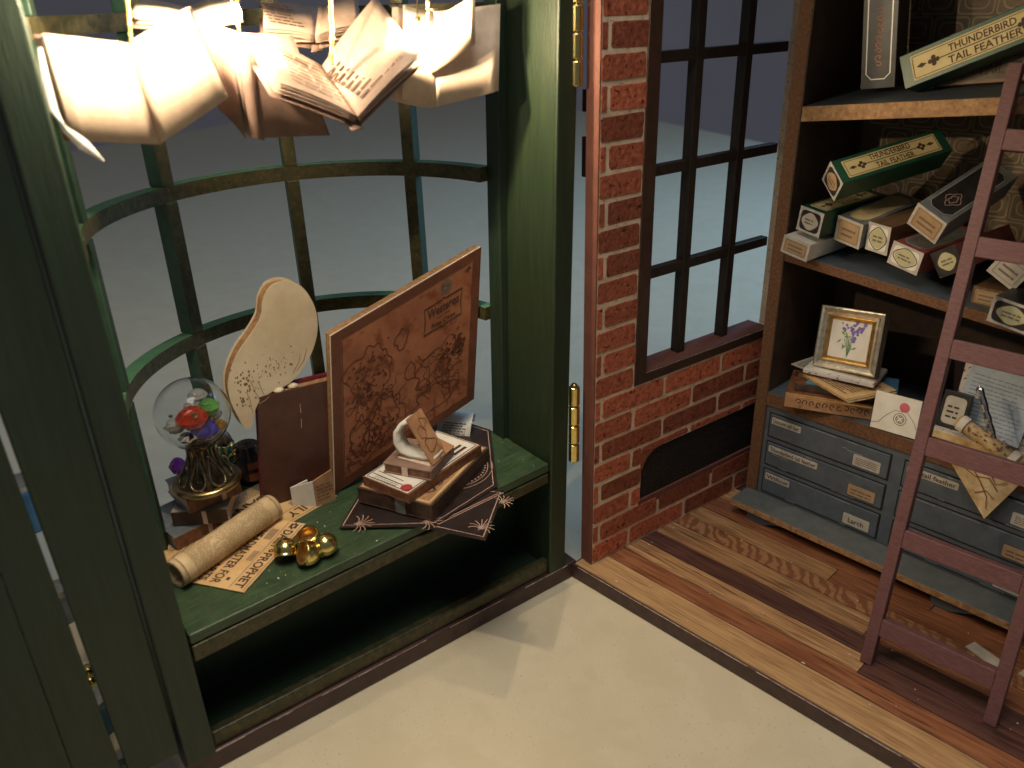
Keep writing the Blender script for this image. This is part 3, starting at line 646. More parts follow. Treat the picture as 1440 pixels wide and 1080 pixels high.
def ball(r, n=20, rev=False, c=GC, sq=1.):
    pr = [(r*math.sin(math.pi*i/n), -r*sq*math.cos(math.pi*i/n)) for i in range(n+1)]
    if rev: pr = pr[::-1]
    return MB().lathe(pr, c, 40)
ball(GR, 28).build('globe', 'globe', orb, smooth=True); ball(GR-.035, 28, True).build('globe_lining', 'globe', orb, smooth=True)
def crystal(c, r, m, sq=.8, n=7, tw=.3, name='crystal'):
    mb = MB(); rows = []
    for k, (rr, zz) in enumerate(((.02, -1), (.62, -.62), (1, 0), (.68, .55), (.36, .78), (.02, .80))):
        rows.append([V(c)+V((r*rr*math.cos(2*math.pi*j/n+tw*k), r*rr*math.sin(2*math.pi*j/n+tw*k), r*sq*zz)) for j in range(n)])
    mb.grid(rows, cyc=True); return mb.build(name, m, orb)
g0 = GC+V((0, 0, 0))
for dx, dy, dz, r, m in ((.30, -.12, .02, .48, 'g_red'), (.15, .42, .12, .34, 'g_green'), (.30, .16, -.46, .42, 'g_blue'), (-.1, .62, -.30, .26, 'g_clear'), (-.35, .35, .32, .30, 'g_clear'),
                         (-.3, -.45, -.35, .34, 'g_clear'), (.05, -.62, -.1, .18, 'g_clear'), (-.45, .1, -.5, .36, 'g_purple'), (.1, -.35, -.62, .24, 'silver'), (.35, .55, -.45, .24, 'g_amber'), (-.2, .1, .05, .34, 'g_clear')):
    crystal(g0+V((dx, dy, dz)), r, m, tw=random.uniform(.2, .5))
rgm = random.Random(31)
for k in range(12):  # tiny metal flecks added to give bright glints among the crystals
    a, b_ = rgm.uniform(0, 6.28), rgm.uniform(-.8, .5); rr_ = rgm.uniform(.3, .78)
    crystal(g0+V((rr_*math.cos(a)*math.cos(b_), rr_*math.sin(a)*math.cos(b_), rr_*math.sin(b_)-.1)), rgm.uniform(.06, .12), 'silver' if k % 2 else 'gold', tw=rgm.uniform(.2, .8), n=5)
# crystal sprig behind the orb
t = thing('crystal_sprig', 'small purple crystal sprig standing behind the globe by the left post', 'crystal', Matrix.Translation(seat(10.95, 5.85, -.35)))
orb_save = orb; orb = t
crystal((0, 0, 1.85), .28, 'g_purple', 1.2); crystal((.08, .05, 1.4), .2, 'g_clear', 1.1); crystal((-.1, -.12, .95), .3, 'g_purple', 1.1); crystal((.05, .1, .5), .22, 'g_clear', 1.)
MB().tube([(0, 0, .01), (.02, 0, .6), (0, 0, 1.6)], .06, 8).build('stem', 'brass', t)
orb = orb_save
# teal bottle with gold filigree collar, brown pot
t = thing('teal_bottle', 'teal bottle with gold filigree neck between the orb and the oxblood book', 'bottle', Matrix.Translation(seat(9.32, 6.25, 0)))
MB().lathe([(0, .01), (.36, .01), (.44, .2), (.42, .6), (.30, .9), (.16, 1.05), (.15, 1.5), (0, 1.5)], n=24).build('body', 'teal', t, smooth=True)
for k in range(9):
    a = 2*math.pi*k/9
    for zz, rr in ((1.0, .30), (1.32, .27)):
        c = V((rr*math.cos(a), rr*math.sin(a), zz)); tx = V((-math.sin(a), math.cos(a), 0))
        MB().tube([c+tx*.12*math.cos(q)+V((0, 0, .16*math.sin(q))) for q in (2*math.pi*j/12 for j in range(12))], .032, 6, cyc=True).build('filigree_loop', 'gold', t, smooth=True)
MB().lathe([(.17, 1.5), (.26, 1.55), (.2, 1.75), (.08, 1.95), (0, 2.0)], n=20).build('stopper', 'filigree', t, smooth=True)
t = thing('brown_pot', 'dark brown glazed pot with rust labels beside the oxblood book', 'pot', Matrix.Translation(seat(8.75, 5.95, 0)))
MB().lathe([(0, .01), (.34, .01), (.52, .25), (.56, .6), (.46, .95), (.30, 1.15), (.36, 1.35), (.30, 1.36), (0, 1.2)], n=28).build('body', 'pot', t, smooth=True)
for zz in (.28, .68):
    MB().grid([[(.575*math.cos(a), .575*math.sin(a), zz+dz) for a in (-.5+.09*j for j in range(9))] for dz in (0, .26)]).build('label', 'potlab', t)
MB().tube([(.46*math.cos(-1.3), .46*math.sin(-1.3), 1.0), (.75*math.cos(-1.3), .75*math.sin(-1.3), .95), (.78*math.cos(-1.3), .78*math.sin(-1.3), .6), (.55*math.cos(-1.3), .55*math.sin(-1.3), .4)], .05, 8).build('handle', 'pot', t, smooth=True)

# upright oxblood book with red glitter back
BL_, BR_, TL_ = WL(9.17, 4.06, 4.17), WL(7.0, 3.62, 4.24), WL(8.78, 3.98, 7.86)
ob = thing('oxblood_book', 'plain dark oxblood book standing upright below the white bird', 'book', frame(BL_, BR_-BL_, (BR_-BL_).cross(TL_-BL_)))
bw_, bh_ = 2.25, 3.72
MB().box((0, 0, -.07), (bw_, bh_, 0)).build('front_cover', 'panelbrown', ob, bevel=.015)
MB().box((.04, .02, -.36), (bw_-.02, bh_-.03, -.071)).build('page_block', 'mdf_pale', ob)
MB().box((0, 0, -.50), (bw_, bh_+.08, -.361)).build('back_cover', 'redglit', ob, bevel=.015)
ribbon([[(.05, bh_-.2), (.25, bh_-.12), (.35, bh_-.05)], [(1.25, 3.2), (1.27, 2.9)], [(1.28, 2.7), (1.27, 2.4)]], .02, (0, 0, 0), X, Y, 'rose', ob, name='scratch')
# white bird cut-out standing on it
def crom(p, n=5):
    o = []; L_ = len(p)
    for i in range(L_):
        a, b, c, d = (V((*p[(i+k-1) % L_], 0)) for k in range(4))
        for j in range(n):
            t = j/n; q = .5*((2*b)+(c-a)*t+(2*a-5*b+4*c-d)*t*t+(3*b-a-3*c+d)*t**3); o.append((q.x, q.y))
    return o
bird = [(9.42, 7.50), (9.55, 8.10), (9.48, 8.72), (9.10, 9.40), (8.52, 9.98), (8.24, 10.35), (8.12, 10.78), (7.80, 11.14), (7.30, 11.16), (6.88, 10.84), (6.62, 10.2), (6.62, 9.55), (6.84, 8.95), (7.25, 8.42), (7.75, 8.06), (8.35, 7.95), (8.70, 7.80), (8.93, 7.48), (9.06, 7.10), (9.24, 7.04), (9.34, 7.2)]
bp = crom(bird)
OW0 = WL(7.9, 4.0, 7.9); ow = thing('bird_cutout', 'layered white bird cut-out perched on the oxblood book, seen from behind', 'bird figure', ML @ Matrix.Translation(L(7.9, 4.0, 7.9)))
def ol(name, m, d0, d1, k=1., side=None):
    cx, cz = 7.95, 9.2
    q = [((cx+(a-cx)*k)-7.9, (cz+(b-cz)*k)-7.9) for a, b in bp]
    mb = MB(); mb.prism([(x, -d1, z) for x, z in q], [(x, -d0, z) for x, z in q], 0, 1 if side else 0)
    return mb.build(name, [m, side] if side else m, ow)
ol('front_face', 'owl', -.03, .03); ol('core', 'mdf_pale', .031, .40, .965); ol('back_face', 'owl', .401, .46)
sp_ = MB(); rng = random.Random(8)
for i in range(110):
    if i < 60: x, z, r = rng.gauss(.25, .36), rng.gauss(.75, .30), rng.uniform(.010, .034)
    else: x, z, r = rng.gauss(1.18, .17), rng.gauss(.45, .34), rng.uniform(.014, .045)
    if x > 1.5 or z < -.5 or z < .35-.5*x and x < .5: continue
    sp_.face([(x+r*.8*math.cos(a), .034, z+r*1.2*math.sin(a)) for a in (2*math.pi*j/8 for j in range(8))])
sp_.build('feather_spots', 'owlspot', ow, kind='stuff')
ribbon([[(-.62, 1.0), (-.55, .75), (-.3, .45)], [(-.85, 1.1), (-.7, .75), (-.45, .5)], [(.98, .6), (.9, .2), (.8, -.1)], [(1.15, .3), (1.1, 0), (1.08, -.4)], [(.75, .5), (.7, .2), (.65, 0)]], .022, (0, .030, 0), X, Z, 'inkfaint', ow, name='wing_lines', lift=-.006)
for x in (-.15, .3): MB().lathe([(0, 0), (.15, .0), (.17, .05), (.09, .10), (0, .12)], (x-.1, .02, .02), 10).build('foot', 'owl', ow, smooth=True)
def shear(root, k):
    for o in root.children:
        for v in o.data.vertices: v.co.x += k*v.co.y
mi_ = ob.matrix_world.inverted(); e_ = mi_ @ TL_; shear(ob, e_.x/e_.y)
# tiny tan booklet by the map board
t = thing('booklet', 'tiny folded booklet of tan and white card at the foot of the oxblood book', 'booklet', ML @ Matrix.Translation(L(7.86, 2.98, zs(7.9)+.02)))
def wallq(p, q, h0, h1, th, m, name):
    d = (V((q[0]-p[0], q[1]-p[1], 0))).normalized(); n = V((-d.y, d.x, 0))*th
    P_, Q_ = V((*p, 0)), V((*q, 0)); mb = MB()
    mb.hexa([P_, Q_, Q_+n, P_+n, P_+V((0, 0, h0)), Q_+V((0, 0, h1)), Q_+n+V((0, 0, h1)), P_+n+V((0, 0, h0))]); return mb.build(name, m, t)
wallq((0, 0), (-.66, -.02), .93, 1.10, .05, 'tancard', 'cover'); wallq((.52, -.62), (.02, -.01), .62, .93, .05, 'paper', 'pages'); wallq((.50, -.62), (-.1, -.70), .6, .62, .05, 'paper', 'pages')
lines((-.06, .004, .2), -X, Z, .54, .62, 5, 'ink', t, th=.18, lift=.012)

# map board
BL_, BR_, TL_ = WL(7.08, 3.28, 4.24), WL(1.72, 3.2, 5.85), WL(6.66, 3.1, 9.18)
MX = (BR_-BL_).normalized(); MN = (BR_-BL_).cross(TL_-BL_).normalized()
mp_ = thing('map_board', 'large brown map board with a titled panel leaning across the window seat', 'map', frame(BL_, MX, MN))
mw, mh = 5.66, 4.96
MB().box((0, 0, -.02), (mw, mh, 0)).build('map_print', 'map', mp_)
MB().box((-.012, 0, -.058), (mw, mh+.014, -.021)).build('paper_edge', 'paper', mp_)
MB().box((.01, .01, -.38), (mw-.01, mh-.01, -.059)).build('backing_board', 'mdf_pale', mp_, bevel=.01)
def strip(x0, y0, x1, y1): return MB().box((x0, y0, .001), (x1, y1, .006))
for q in ((0, 0, .34, mh), (mw-.30, 0, mw, mh), (.34, 0, mw-.30, .26), (.34, mh-.26, mw-.30, mh)): strip(*q).build('border', 'mapdark', mp_)
zt = .007
ribbon([rrect(.37, .29, mw-.33, mh-.29, .02, 1)], .018, (0, 0, zt), X, Y, 'ink', mp_, closed=True, name='border_line')
tb = (3.42, 3.25, 4.92, 4.05)
ribbon([[(tb[0], tb[1]), (4.1, tb[1]), (4.17, tb[1]-.06), (4.24, tb[1]), (tb[2], tb[1]), (tb[2]-.04, 3.65), (tb[2], tb[3]), (4.24, tb[3]), (4.17, tb[3]+.06), (4.1, tb[3]), (tb[0], tb[3]), (tb[0]+.04, 3.65)]], .035, (0, 0, zt), X, Y, 'ink', mp_, closed=True, name='title_frame')
text('lettering', 'Westeros', (3.55, 3.68, zt), X, Y, 1.25, .29, 'ink', mp_); text('lettering', 'and the', (3.95, 3.53, zt), X, Y, .5, .09, 'ink', mp_, .0); text('lettering', 'Free Cities', (3.72, 3.33, zt), X, Y, .95, .14, 'ink', mp_)
ribbon([ell(4.25, 4.40, .21, .19, 20, .08, 5), ell(4.25, 4.40, .12, .10, 16), ell(4.25, 4.40, .16, .06, 16)], .045, (0, 0, zt), X, Y, 'inkgrey', mp_, closed=True, name='emblem')
ribbon([[(5.0, 4.5), (5.16, 4.56), (5.26, 4.5)], [(5.12, 4.42), (5.2, 4.6)]], .04, (0, 0, zt), X, Y, 'ink', mp_, name='compass')
rng = random.Random(21)
def coast(x, y, a, n, st=.09, turn=.75):
    p = [(x, y)]
    for i in range(n):
        a += rng.uniform(-turn, turn); x += st*math.cos(a); y += st*math.sin(a)
        if x < .45 or x > 5.2: a = math.pi-a
        if y < .35 or y > 4.5: a = -a
        x = min(5.25, max(.42, x)); y = min(4.6, max(.33, y)); p.append((x, y))
    return p
def blob(cx, cy, rx, ry, n=46, am=.28):
    ks = [(k, rng.uniform(0, 6.3), rng.uniform(.2, 1)/k**.75) for k in range(2, 15)]
    return [(cx+rx*(1+am*sum(h*math.cos(k*t+f) for k, f, h in ks))*math.cos(t), cy+ry*(1+am*sum(h*math.cos(k*t+f) for k, f, h in ks))*math.sin(t)) for t in (2*math.pi*i/n for i in range(n))]
bl = [blob(1.35, 3.15, .75, .85, 90), blob(2.0, 1.35, .62, .8, 90), blob(4.1, 2.1, .85, .62, 90), blob(3.9, 1.0, .9, .4, 90), blob(.95, 1.3, .35, .6, 60), blob(2.55, 3.6, .24, .3, 40), blob(2.9, 2.4, .2, .28, 40)]
ribbon(bl, .035, (0, 0, zt), X, Y, 'mapdark', mp_, closed=True, name='coastline')
ribbon([[(.43+(x-.43), y) for x, y in coast(rng.uniform(.5, 2.7), rng.uniform(.4, 2.6), rng.uniform(0, 6), 26, .06, .9)] for _ in range(26)]+[coast(rng.uniform(3.2, 5), rng.uniform(.5, 2.5), rng.uniform(0, 6), 22, .06, .9) for _ in range(16)], .026, (0, 0, zt), X, Y, 'mapdark', mp_, name='rivers')
ms = MB()
for i in range(320):
    cx, cy, rx, ry = rng.choice([(1.35, 3.1, .8, .8), (1.2, 2.6, .6, .5), (4.4, 2.2, .6, .4), (4.9, 2.3, .25, .5), (1.7, 1.3, .9, .7)]); x, y = rng.gauss(cx, rx*.45), rng.gauss(cy, ry*.45)
    if not (.42 < x < 5.15 and .4 < y < 4.4): continue
    s_ = rng.uniform(.03, .09); ms.face([(x-s_, y-s_*.4, zt+.004), (x+s_, y-s_*.5, zt+.004), (x+s_*.2, y+s_*.8, zt+.004)])
ms.build('hill_marks', 'mapdark', mp_, kind='stuff')

e_ = mp_.matrix_world.inverted() @ TL_; shear(mp_, e_.x/e_.y)
# dark decorated cards on the seat
cz = .045
def wpoly(name, label, pts, h, m, grp=None):
    t = thing(name, label, 'card', ML @ Matrix.Translation(L(*pts[0], zs(pts[0][0])+h)))
    l0, d0 = pts[0]; loc = [(l-l0, -(d-d0)) for l, d in pts]; sl = lambda x: -.04*x
    mb = MB(); mb.prism([(x, y, sl(x)) for x, y in loc][::-1], [(x, y, sl(x)+.03) for x, y in loc][::-1]); mb.build('card', m, t); return t, loc
def inset(loc, k):
    cx = sum(p[0] for p in loc)/len(loc); cy = sum(p[1] for p in loc)/len(loc); o = []
    for x, y in loc:
        d = math.hypot(x-cx, y-cy); o.append((cx+(x-cx)*(1-k/d), cy+(y-cy)*(1-k/d)))
    return o
EXs, EYs = V((1, 0, -.04)).normalized(), Y
c1, lo = wpoly('ornate_card', 'dark plum card with rose gold border lying under the pile of books', [(7.88, 1.42), (5.72, -.40), (3.10, .0), (1.15, 3.02), (1.6, 4.4), (4.4, 4.6)], .075, 'mandala', 'cards')
ribbon([inset(lo, .14)], .026, (0, 0, .036), EXs, EYs, 'rose', c1, closed=True, name='border_line')
ribbon([ell(-4.35, -.35, 1.25, 1.25, 60), ell(-4.35, -.35, 1.10, 1.10, 60)], .02, (0, 0, .036), EXs, EYs, 'rose', c1, closed=True, name='ring')
dots = MB()
for i in range(44):
    a = 2*math.pi*i/44; r_ = 1.0; x, y = -4.35+r_*math.cos(a), -.35+r_*math.sin(a); dots.face([(x+.035*math.cos(q), y+.035*math.sin(q), .042-.04*x) for q in (math.pi/3*j for j in range(6))])
dots.build('dotted_ring', 'rose', c1, kind='stuff')
def flour(cx, cy, ang, k=1.):
    o = []
    for da, l_ in ((-1.5, .40), (-1.1, .5), (-.7, .55), (-.3, .6), (0, .66), (.3, .6), (.7, .55), (1.1, .5), (1.5, .40)):
        p = []
        for i in range(9):
            t = i/8; p.append((cx+k*l_*t*math.cos(ang+da*(t if abs(da) > .1 else 0)), cy+k*l_*t*math.sin(ang+da*(t if abs(da) > .1 else 0))))
        o.append(p)
    return o
ribbon(flour(-.42, .12, 2.5, .95)+flour(-2.0, 1.42, 2.5, .95), .022, (0, 0, .036), EXs, EYs, 'rose', c1, name='flourish')
c2, lo2 = wpoly('ornate_card', 'dark plum card whose corner juts over the front edge of the seat', [(5.90, -.28), (4.96, -1.92), (3.05, -.30), (4.2, 1.2)], .035, 'mandala', 'cards')
ribbon([inset(lo2, .16)], .026, (0, 0, .036), EXs, EYs, 'rose', c2, closed=True, name='border_line')
ribbon(flour(-1.05, 1.15, 3.6, .9)+flour(-2.3, .45, 3.0, .8), .024, (0, 0, .036), EXs, EYs, 'rose', c2, name='flourish')
ribbon([[(-.3, .1), (-2.75, .1)], [(-.5, .02), (-2.6, .02)]], .03, (0, 0, .036), EXs, EYs, 'rose', c2, name='fold_lines')

# pile of books on the cards
def pile(p, q, z): return frame(WL(*p, z), WL(*q, z)-WL(*p, z))
bb = flatbook('thick dark boxed book with an orange printed top, bottom of the right pile', pile((5.66, -.22), (2.3, 1.5), 4.40), 3.75, 2.62, .55, 'spined', 'spined', 'spined', ct=.05, over=.01)
sheet('printed_top', .06, 3.69, .06, 2.56, 'tancard', bb, .006, .551)
ribbon([rrect(.14, .14, 3.61, 2.48, .03, 1)], .05, (0, 0, .558), X, Y, 'lab_yel', bb, closed=True, name='border_line')
ribbon([ell(.75, .45, .18, .1, 16), ell(.75, .45, .1, .17, 16), ell(1.2, .4, .12, .08, 12)], .035, (0, 0, .558), X, Y, 'ink', bb, closed=True, name='emblem')
MB().box((-.02, .9, .01), (-.002, 1.25, .54)).build('spine_label', 'wbox_grey', bb, bevel=.004)
wb_ = flatbook('flat book with a white certificate cover and red seal, second in the right pile', pile((6.12, .28), (2.75, 1.3), 4.965), 3.5, 1.85, .32, 'spine', 'spine', 'spine', over=.01)
sheet('certificate', .05, 3.45, .05, 1.80, 'paper', wb_, .006, .321)
zt = .330
ribbon([rrect(.1, .1, 3.4, 1.75, .02, 1)], .03, (0, 0, zt), X, Y, 'ink', wb_, closed=True, name='border_line')
lines((2.5, .25, zt), X, Y, .62, .42, 2, 'ink', wb_, th=.55, solid=True); lines((1.5, .25, zt), X, Y, .7, .9, 5, 'ink', wb_, th=.3)
lines((.3, .6, zt), Y, -X, .95, .22, 3, 'ink', wb_, th=.3); ribbon([[(.30, .45), (.32, 1.7)], [(.48, .6), (.5, 1.65)]], .03, (0, 0, zt), X, Y, 'ink', wb_, name='rule')
MB().lathe([(0, .0), (.17, .0), (.18, .025), (.12, .04), (0, .035)], (.24, .26, zt), 14).build('wax_seal', 'seal', wb_)
sb = flatbook('small worn brown book, third in the right pile', pile((5.22, .45), (3.86, 1.28), 5.30), 1.65, 1.6, .34, 'covbrown', 'covbrown', 'spine')
MB().box((-.012, .75, .02), (.0, .95, .32)).build('spine_label', 'cream', sb)
t = thing('paper_tent', 'small open booklet of white pages under a tan printed cover, top of the right pile', 'booklet', pile((5.05, .62), (3.75, 1.25), 5.65))
def slab(a, b, c, d, th, m, name, parent=None):
    a, b, c, d = V(a), V(b), V(c), V(d); n = (b-a).cross(d-a).normalized()*th; mb = MB(); mb.hexa([a-n, b-n, c-n, d-n, a, b, c, d]); return mb.build(name, m, parent or t)
slab((.05, -.02, .03), (.85, -.02, .03), (.85, .78, 1.42), (.05, .78, 1.42), .05, 'tancard', 'cover')
slab((.86, -.02, .03), (1.35, -.02, .03), (1.35, 1.0, .30), (.86, 1.0, .30), .05, 'tancard', 'flap')
pth = [(.32, .82, 1.30), (.12, 1.12, 1.18), (.0, 1.28, .92), (-.04, 1.30, .55), (.0, 1.16, .2), (.05, .85, .09), (.12, .4, .07), (.25, .03, .06)]
o = MB().grid([[(x, y, z), (x+.50, y, z+.02)] for x, y, z in pth]).build('page_leaf', 'paper', t, smooth=True); sm = o.modifiers.new('s', 'SOLIDIFY'); sm.thickness = .12
pass
slab((.0, .06, .02), (1.0, .06, .02), (1.0, 1.2, .06), (.0, 1.2, .06), .04, 'cream', 'page_leaf')
ribbon([ell(.45, .55, .26, .2, 14, .2, 3), ell(.35, 1.0, .16, .2, 14, .2, 5), ell(.6, 1.25, .14, .14, 12, .3, 3)], .03, (0, -.02, .03), X, V((0, .5, .866)), 'spine', t, closed=True, lift=.012)
# curled white note
t = thing('paper_note', 'curled white paper note with printed lines, right of the map board', 'paper', ML @ Matrix.Translation(L(2.3, 3.6, zs(2))))
c0 = V((2.3, -3.6, zs(2))); q4 = [L(*p)-c0 for p in ((2.75, 4.05, 4.46), (1.98, 3.12, 4.46), (1.66, 3.34, 5.06), (2.42, 4.28, 5.06))]
ey_ = (q4[2]-q4[1]); nb = (q4[1]-q4[0]).cross(ey_).normalized(); rows = []
for i in range(16):
    u = i/15
    if u < .5: off = ey_*(u*2)+nb*(.06*math.sin(u*6.28))
    else:
        a = (u-.5)*2*3.6; off = ey_*(1+.28*math.sin(a))+nb*(-.20*(1-math.cos(a)))
    rows.append([q4[0]+off, q4[1]+off])
o = MB().grid(rows).build('sheet', 'paper', t, smooth=True); sm = o.modifiers.new('s', 'SOLIDIFY'); sm.thickness = .02
ex_ = (q4[1]-q4[0]).normalized(); lines(q4[0]+ex_*.2+ey_*.15, ex_, ey_, .85, .45, 5, 'inkgrey', t, lift=.085, th=.3)

# ================================================================== books hanging above the window
def leaf(t, sb, st, ot, ob_, n, th, m, name, bul=.0, nu=8):
    rows = []
    for i in range(nu+1):
        u = i/nu; k = bul*math.sin(math.pi*u)
        rows.append([sb.lerp(ob_, u)+n*k, st.lerp(ot, u)+n*k])
    o = MB().grid(rows).build(name, m, t, smooth=True); sm = o.modifiers.new('s', 'SOLIDIFY'); sm.thickness = th; sm.offset = 0; return o
def openbook(label, sb, st, lo_, li, ro, ri, n, page='cream', cov='covbrown', th=.26, sheets=4, bul=.12, txt=0, group='open books hanging on gold cords', seed=0, cat='book'):
    """sb, st: spine ends; lo_, li: left outer top / bottom; ro, ri: right outer top / bottom (l, d, z); n: facing direction"""
    P_ = [WL(*p) for p in (sb, st, lo_, li, ro, ri)]; O = P_[0]
    sb, st, lt, lb, rt, rb = (p-O for p in P_)
    n = (ML.to_3x3() @ V((n[0], -n[1], n[2]))).normalized()
    t = thing('hanging_book', label, cat, Matrix.Translation(O), group); rg = random.Random(seed)
    for side, (ot, ob_) in enumerate(((lt, lb), (rt, rb))):
        nn = (ob_-sb).cross(st-sb).normalized()
        if nn.dot(n) < 0: nn = -nn
        for k in range(sheets):
            dd = nn*(-th*k/sheets); dr = nn*(-th*k/sheets*rg.uniform(.8, 1.5)); dl_ = (ob_-sb).normalized()*(-.05*k*rg.random())
            leaf(t, sb+dd*.6, st+dd*.6, ot+dr+dl_, ob_+dr+dl_, nn, .018, page, 'page', bul*(1-.12*k))
        leaf(t, sb-nn*th, st-nn*th, ot-nn*(th*1.25), ob_-nn*(th*1.25), nn, .03, cov, 'cover', bul*.4)
        if txt and (txt & (1 << side)):
            ex = (sb-st).normalized() if False else None
            a, b = (sb, ob_) if side else (ob_, sb); c = st if side else ot
            ex = (b-a).normalized(); ey = nn.cross(ex).normalized(); wdt = (b-a).length; hgt = (st-sb).length
            f_ = nn*(bul*1.0+.01)
            lines(a+f_+ex*(.18*wdt)+ey*(.12*hgt), ex, ey, .66*wdt, .70*hgt, 8, 'ink', t, th=.42, rng=rg, lift=.02)
    w_ = (lb-rb).normalized()*.16; nb = n*(-th-.02)
    leaf(t, sb-w_+nb, st-w_+nb, st+w_+nb, sb+w_+nb, n, .04, cov, 'spine', .0, 2)
    return t
b1h = openbook('leftmost hanging book, wide open with blank pages glaring in the lamp light', (10.53, 2.1, 15.54), (10.78, 2.1, 17.67), (12.45, 1.4, 17.93), (12.39, 1.4, 15.90), (9.68, 1.2, 18.31), (9.14, 1.2, 16.47), (0, -1, .1), bul=.035, seed=1)
b2h = openbook('brown backed hanging book seen from its cover side, just right of the glaring one', (8.33, 2.2, 15.43), (8.33, 2.25, 17.75), (8.95, 2.75, 18.0), (8.62, 2.75, 16.1), (7.02, 2.6, 17.63), (6.36, 2.6, 15.24), (0, 1, 0), page='pagepink', cov='covbrown', bul=.15, seed=2)
b3 = openbook('hanging book with printed pages opened in a V, lowest of the hanging books', (6.21, .8, 15.82), (6.22, 2.4, 16.90), (7.97, 2.4, 17.70), (8.11, .8, 16.75), (4.56, 2.4, 18.43), (4.35, .8, 17.12), (0, -.3, 1), page='pagepink', bul=.06, txt=3, seed=3, th=.30, sheets=5)
b4h = openbook('rightmost hanging book, pages fanned beside the green pier', (3.40, 2.0, 15.66), (3.06, 2.4, 17.97), (4.37, 1.9, 18.18), (4.86, 1.5, 16.05), (1.15, 1.9, 18.09), (1.60, 1.5, 15.95), (0, 1, -.5), page='cream', cov='cream', bul=.12, seed=4, th=.3, sheets=5)
t = thing('loose_leaf', 'bright single page standing up from the rightmost hanging book', 'page', Matrix.Translation(WL(3.45, 1.5, 16.6)))
q = [WL(*p)-WL(3.45, 1.5, 16.6) for p in ((3.45, 1.75, 16.55), (3.2, 1.75, 17.9), (2.32, 1.2, 18.45), (2.38, 1.2, 17.25))]
leaf(t, *q, V((1, 0, 0)), .02, 'cream', 'page', .06)
openbook('hanging book lying level behind the others, printed page upward', (5.85, 3.4, 17.55), (4.95, 4.9, 18.2), (6.5, 4.9, 18.35), (7.2, 3.4, 17.80), (3.7, 4.9, 18.55), (4.55, 3.4, 17.78), (0, 0, 1), page='pagepink', bul=.05, txt=1, seed=5, th=.34, sheets=5)
openbook('hanging book lying level at the top, bright edge beside the left bulb', (9.0, 3.3, 18.0), (8.6, 4.6, 18.3), (9.7, 4.6, 18.5), (10.25, 3.3, 18.22), (7.4, 4.6, 18.55), (7.75, 3.3, 18.25), (0, 0, 1), page='cream', bul=.04, seed=6, th=.24)
def cord(pts, bk, r=.05):
    O = bk.matrix_world.translation; P_ = [WL(*p)-O for p in pts]; pp = []
    rg = random.Random(5)
    for a, b in zip(P_, P_[1:]):
        for i in range(14): pp.append(a.lerp(b, i/14)+V((rg.uniform(-.012, .012), rg.uniform(-.012, .012), 0)))
    pp.append(P_[-1])
    MB().tube(pp, [r*rg.uniform(.8, 1.25) for _ in pp], 7).build('cord', 'cord', bk, smooth=True)
cord([(6.30, 1.7, 16.95), (6.24, 1.65, 17.6), (6.19, 1.6, 18.4), (6.15, 1.6, 23.3)], b3)
cord([(8.33, 2.12, 17.7), (8.27, 2.05, 18.3), (8.2, 2.0, 23.3)], b2h)
cord([(3.55, 1.6, 17.75), (3.6, 1.45, 18.3), (3.66, 1.4, 23.3)], b4h)
cord([(10.72, 2.0, 17.7), (10.6, 2.0, 18.6), (10.5, 2.0, 23.3)], b1h)
# lit bulbs on the string, plus an unseen one in front
def bulb(l, d, z, label, top=23.3, r=.15, lm='led'):
    t = thing('light_bulb', label, 'light bulb', Matrix.Translation(WL(l, d, z)), 'lit bulbs among the hanging books')
    MB().lathe([(0, -r*1.3)]+[(r*math.sin(a), -r*1.3*math.cos(a)) for a in (math.pi*i/8 for i in range(1, 7))]+[(r*.6, r*1.25), (0, r*1.25)], n=14).build('lamp', lm, t, smooth=True)
    MB().lathe([(0, r*1.26), (r*.62, r*1.26), (r*.5, r*2.2), (0, r*2.3)], n=12).build('cap', 'brass', t, smooth=True)
    MB().tube([(0, 0, r*2.3), (.03, .02, 1.), (0, 0, top-z)], .018, 6).build('wire', 'brass', t)
bulb(8.39, 2.0, 18.16, 'glaring bulb just above the brown backed hanging book')
bulb(4.12, 1.15, 17.62, 'glaring bulb between the printed V shaped book and the rightmost one')
bulb(10.9, -.45, 18.75, 'unseen extra bulb hanging high in front of the leftmost open book', lm='led_extra')  # unseen bulb added out of view to brighten the leftmost pages
# clear glue strand by the left post
P_ = [(12.66, .9, 17.7), (12.72, .85, 17.2), (12.70, .85, 16.6), (12.58, .8, 16.2), (12.34, .72, 15.9), (12.05, .66, 15.55)]
O = WL(*P_[0]); o = MB().tube([WL(*p)-O for p in P_], [.05, .10, .09, .07, .12, .015], 8).build('glue_strand', 'film', smooth=True); o.location = O; tag(o, 'clear shiny glue strand hanging left of the brightest open book', 'glue strand')

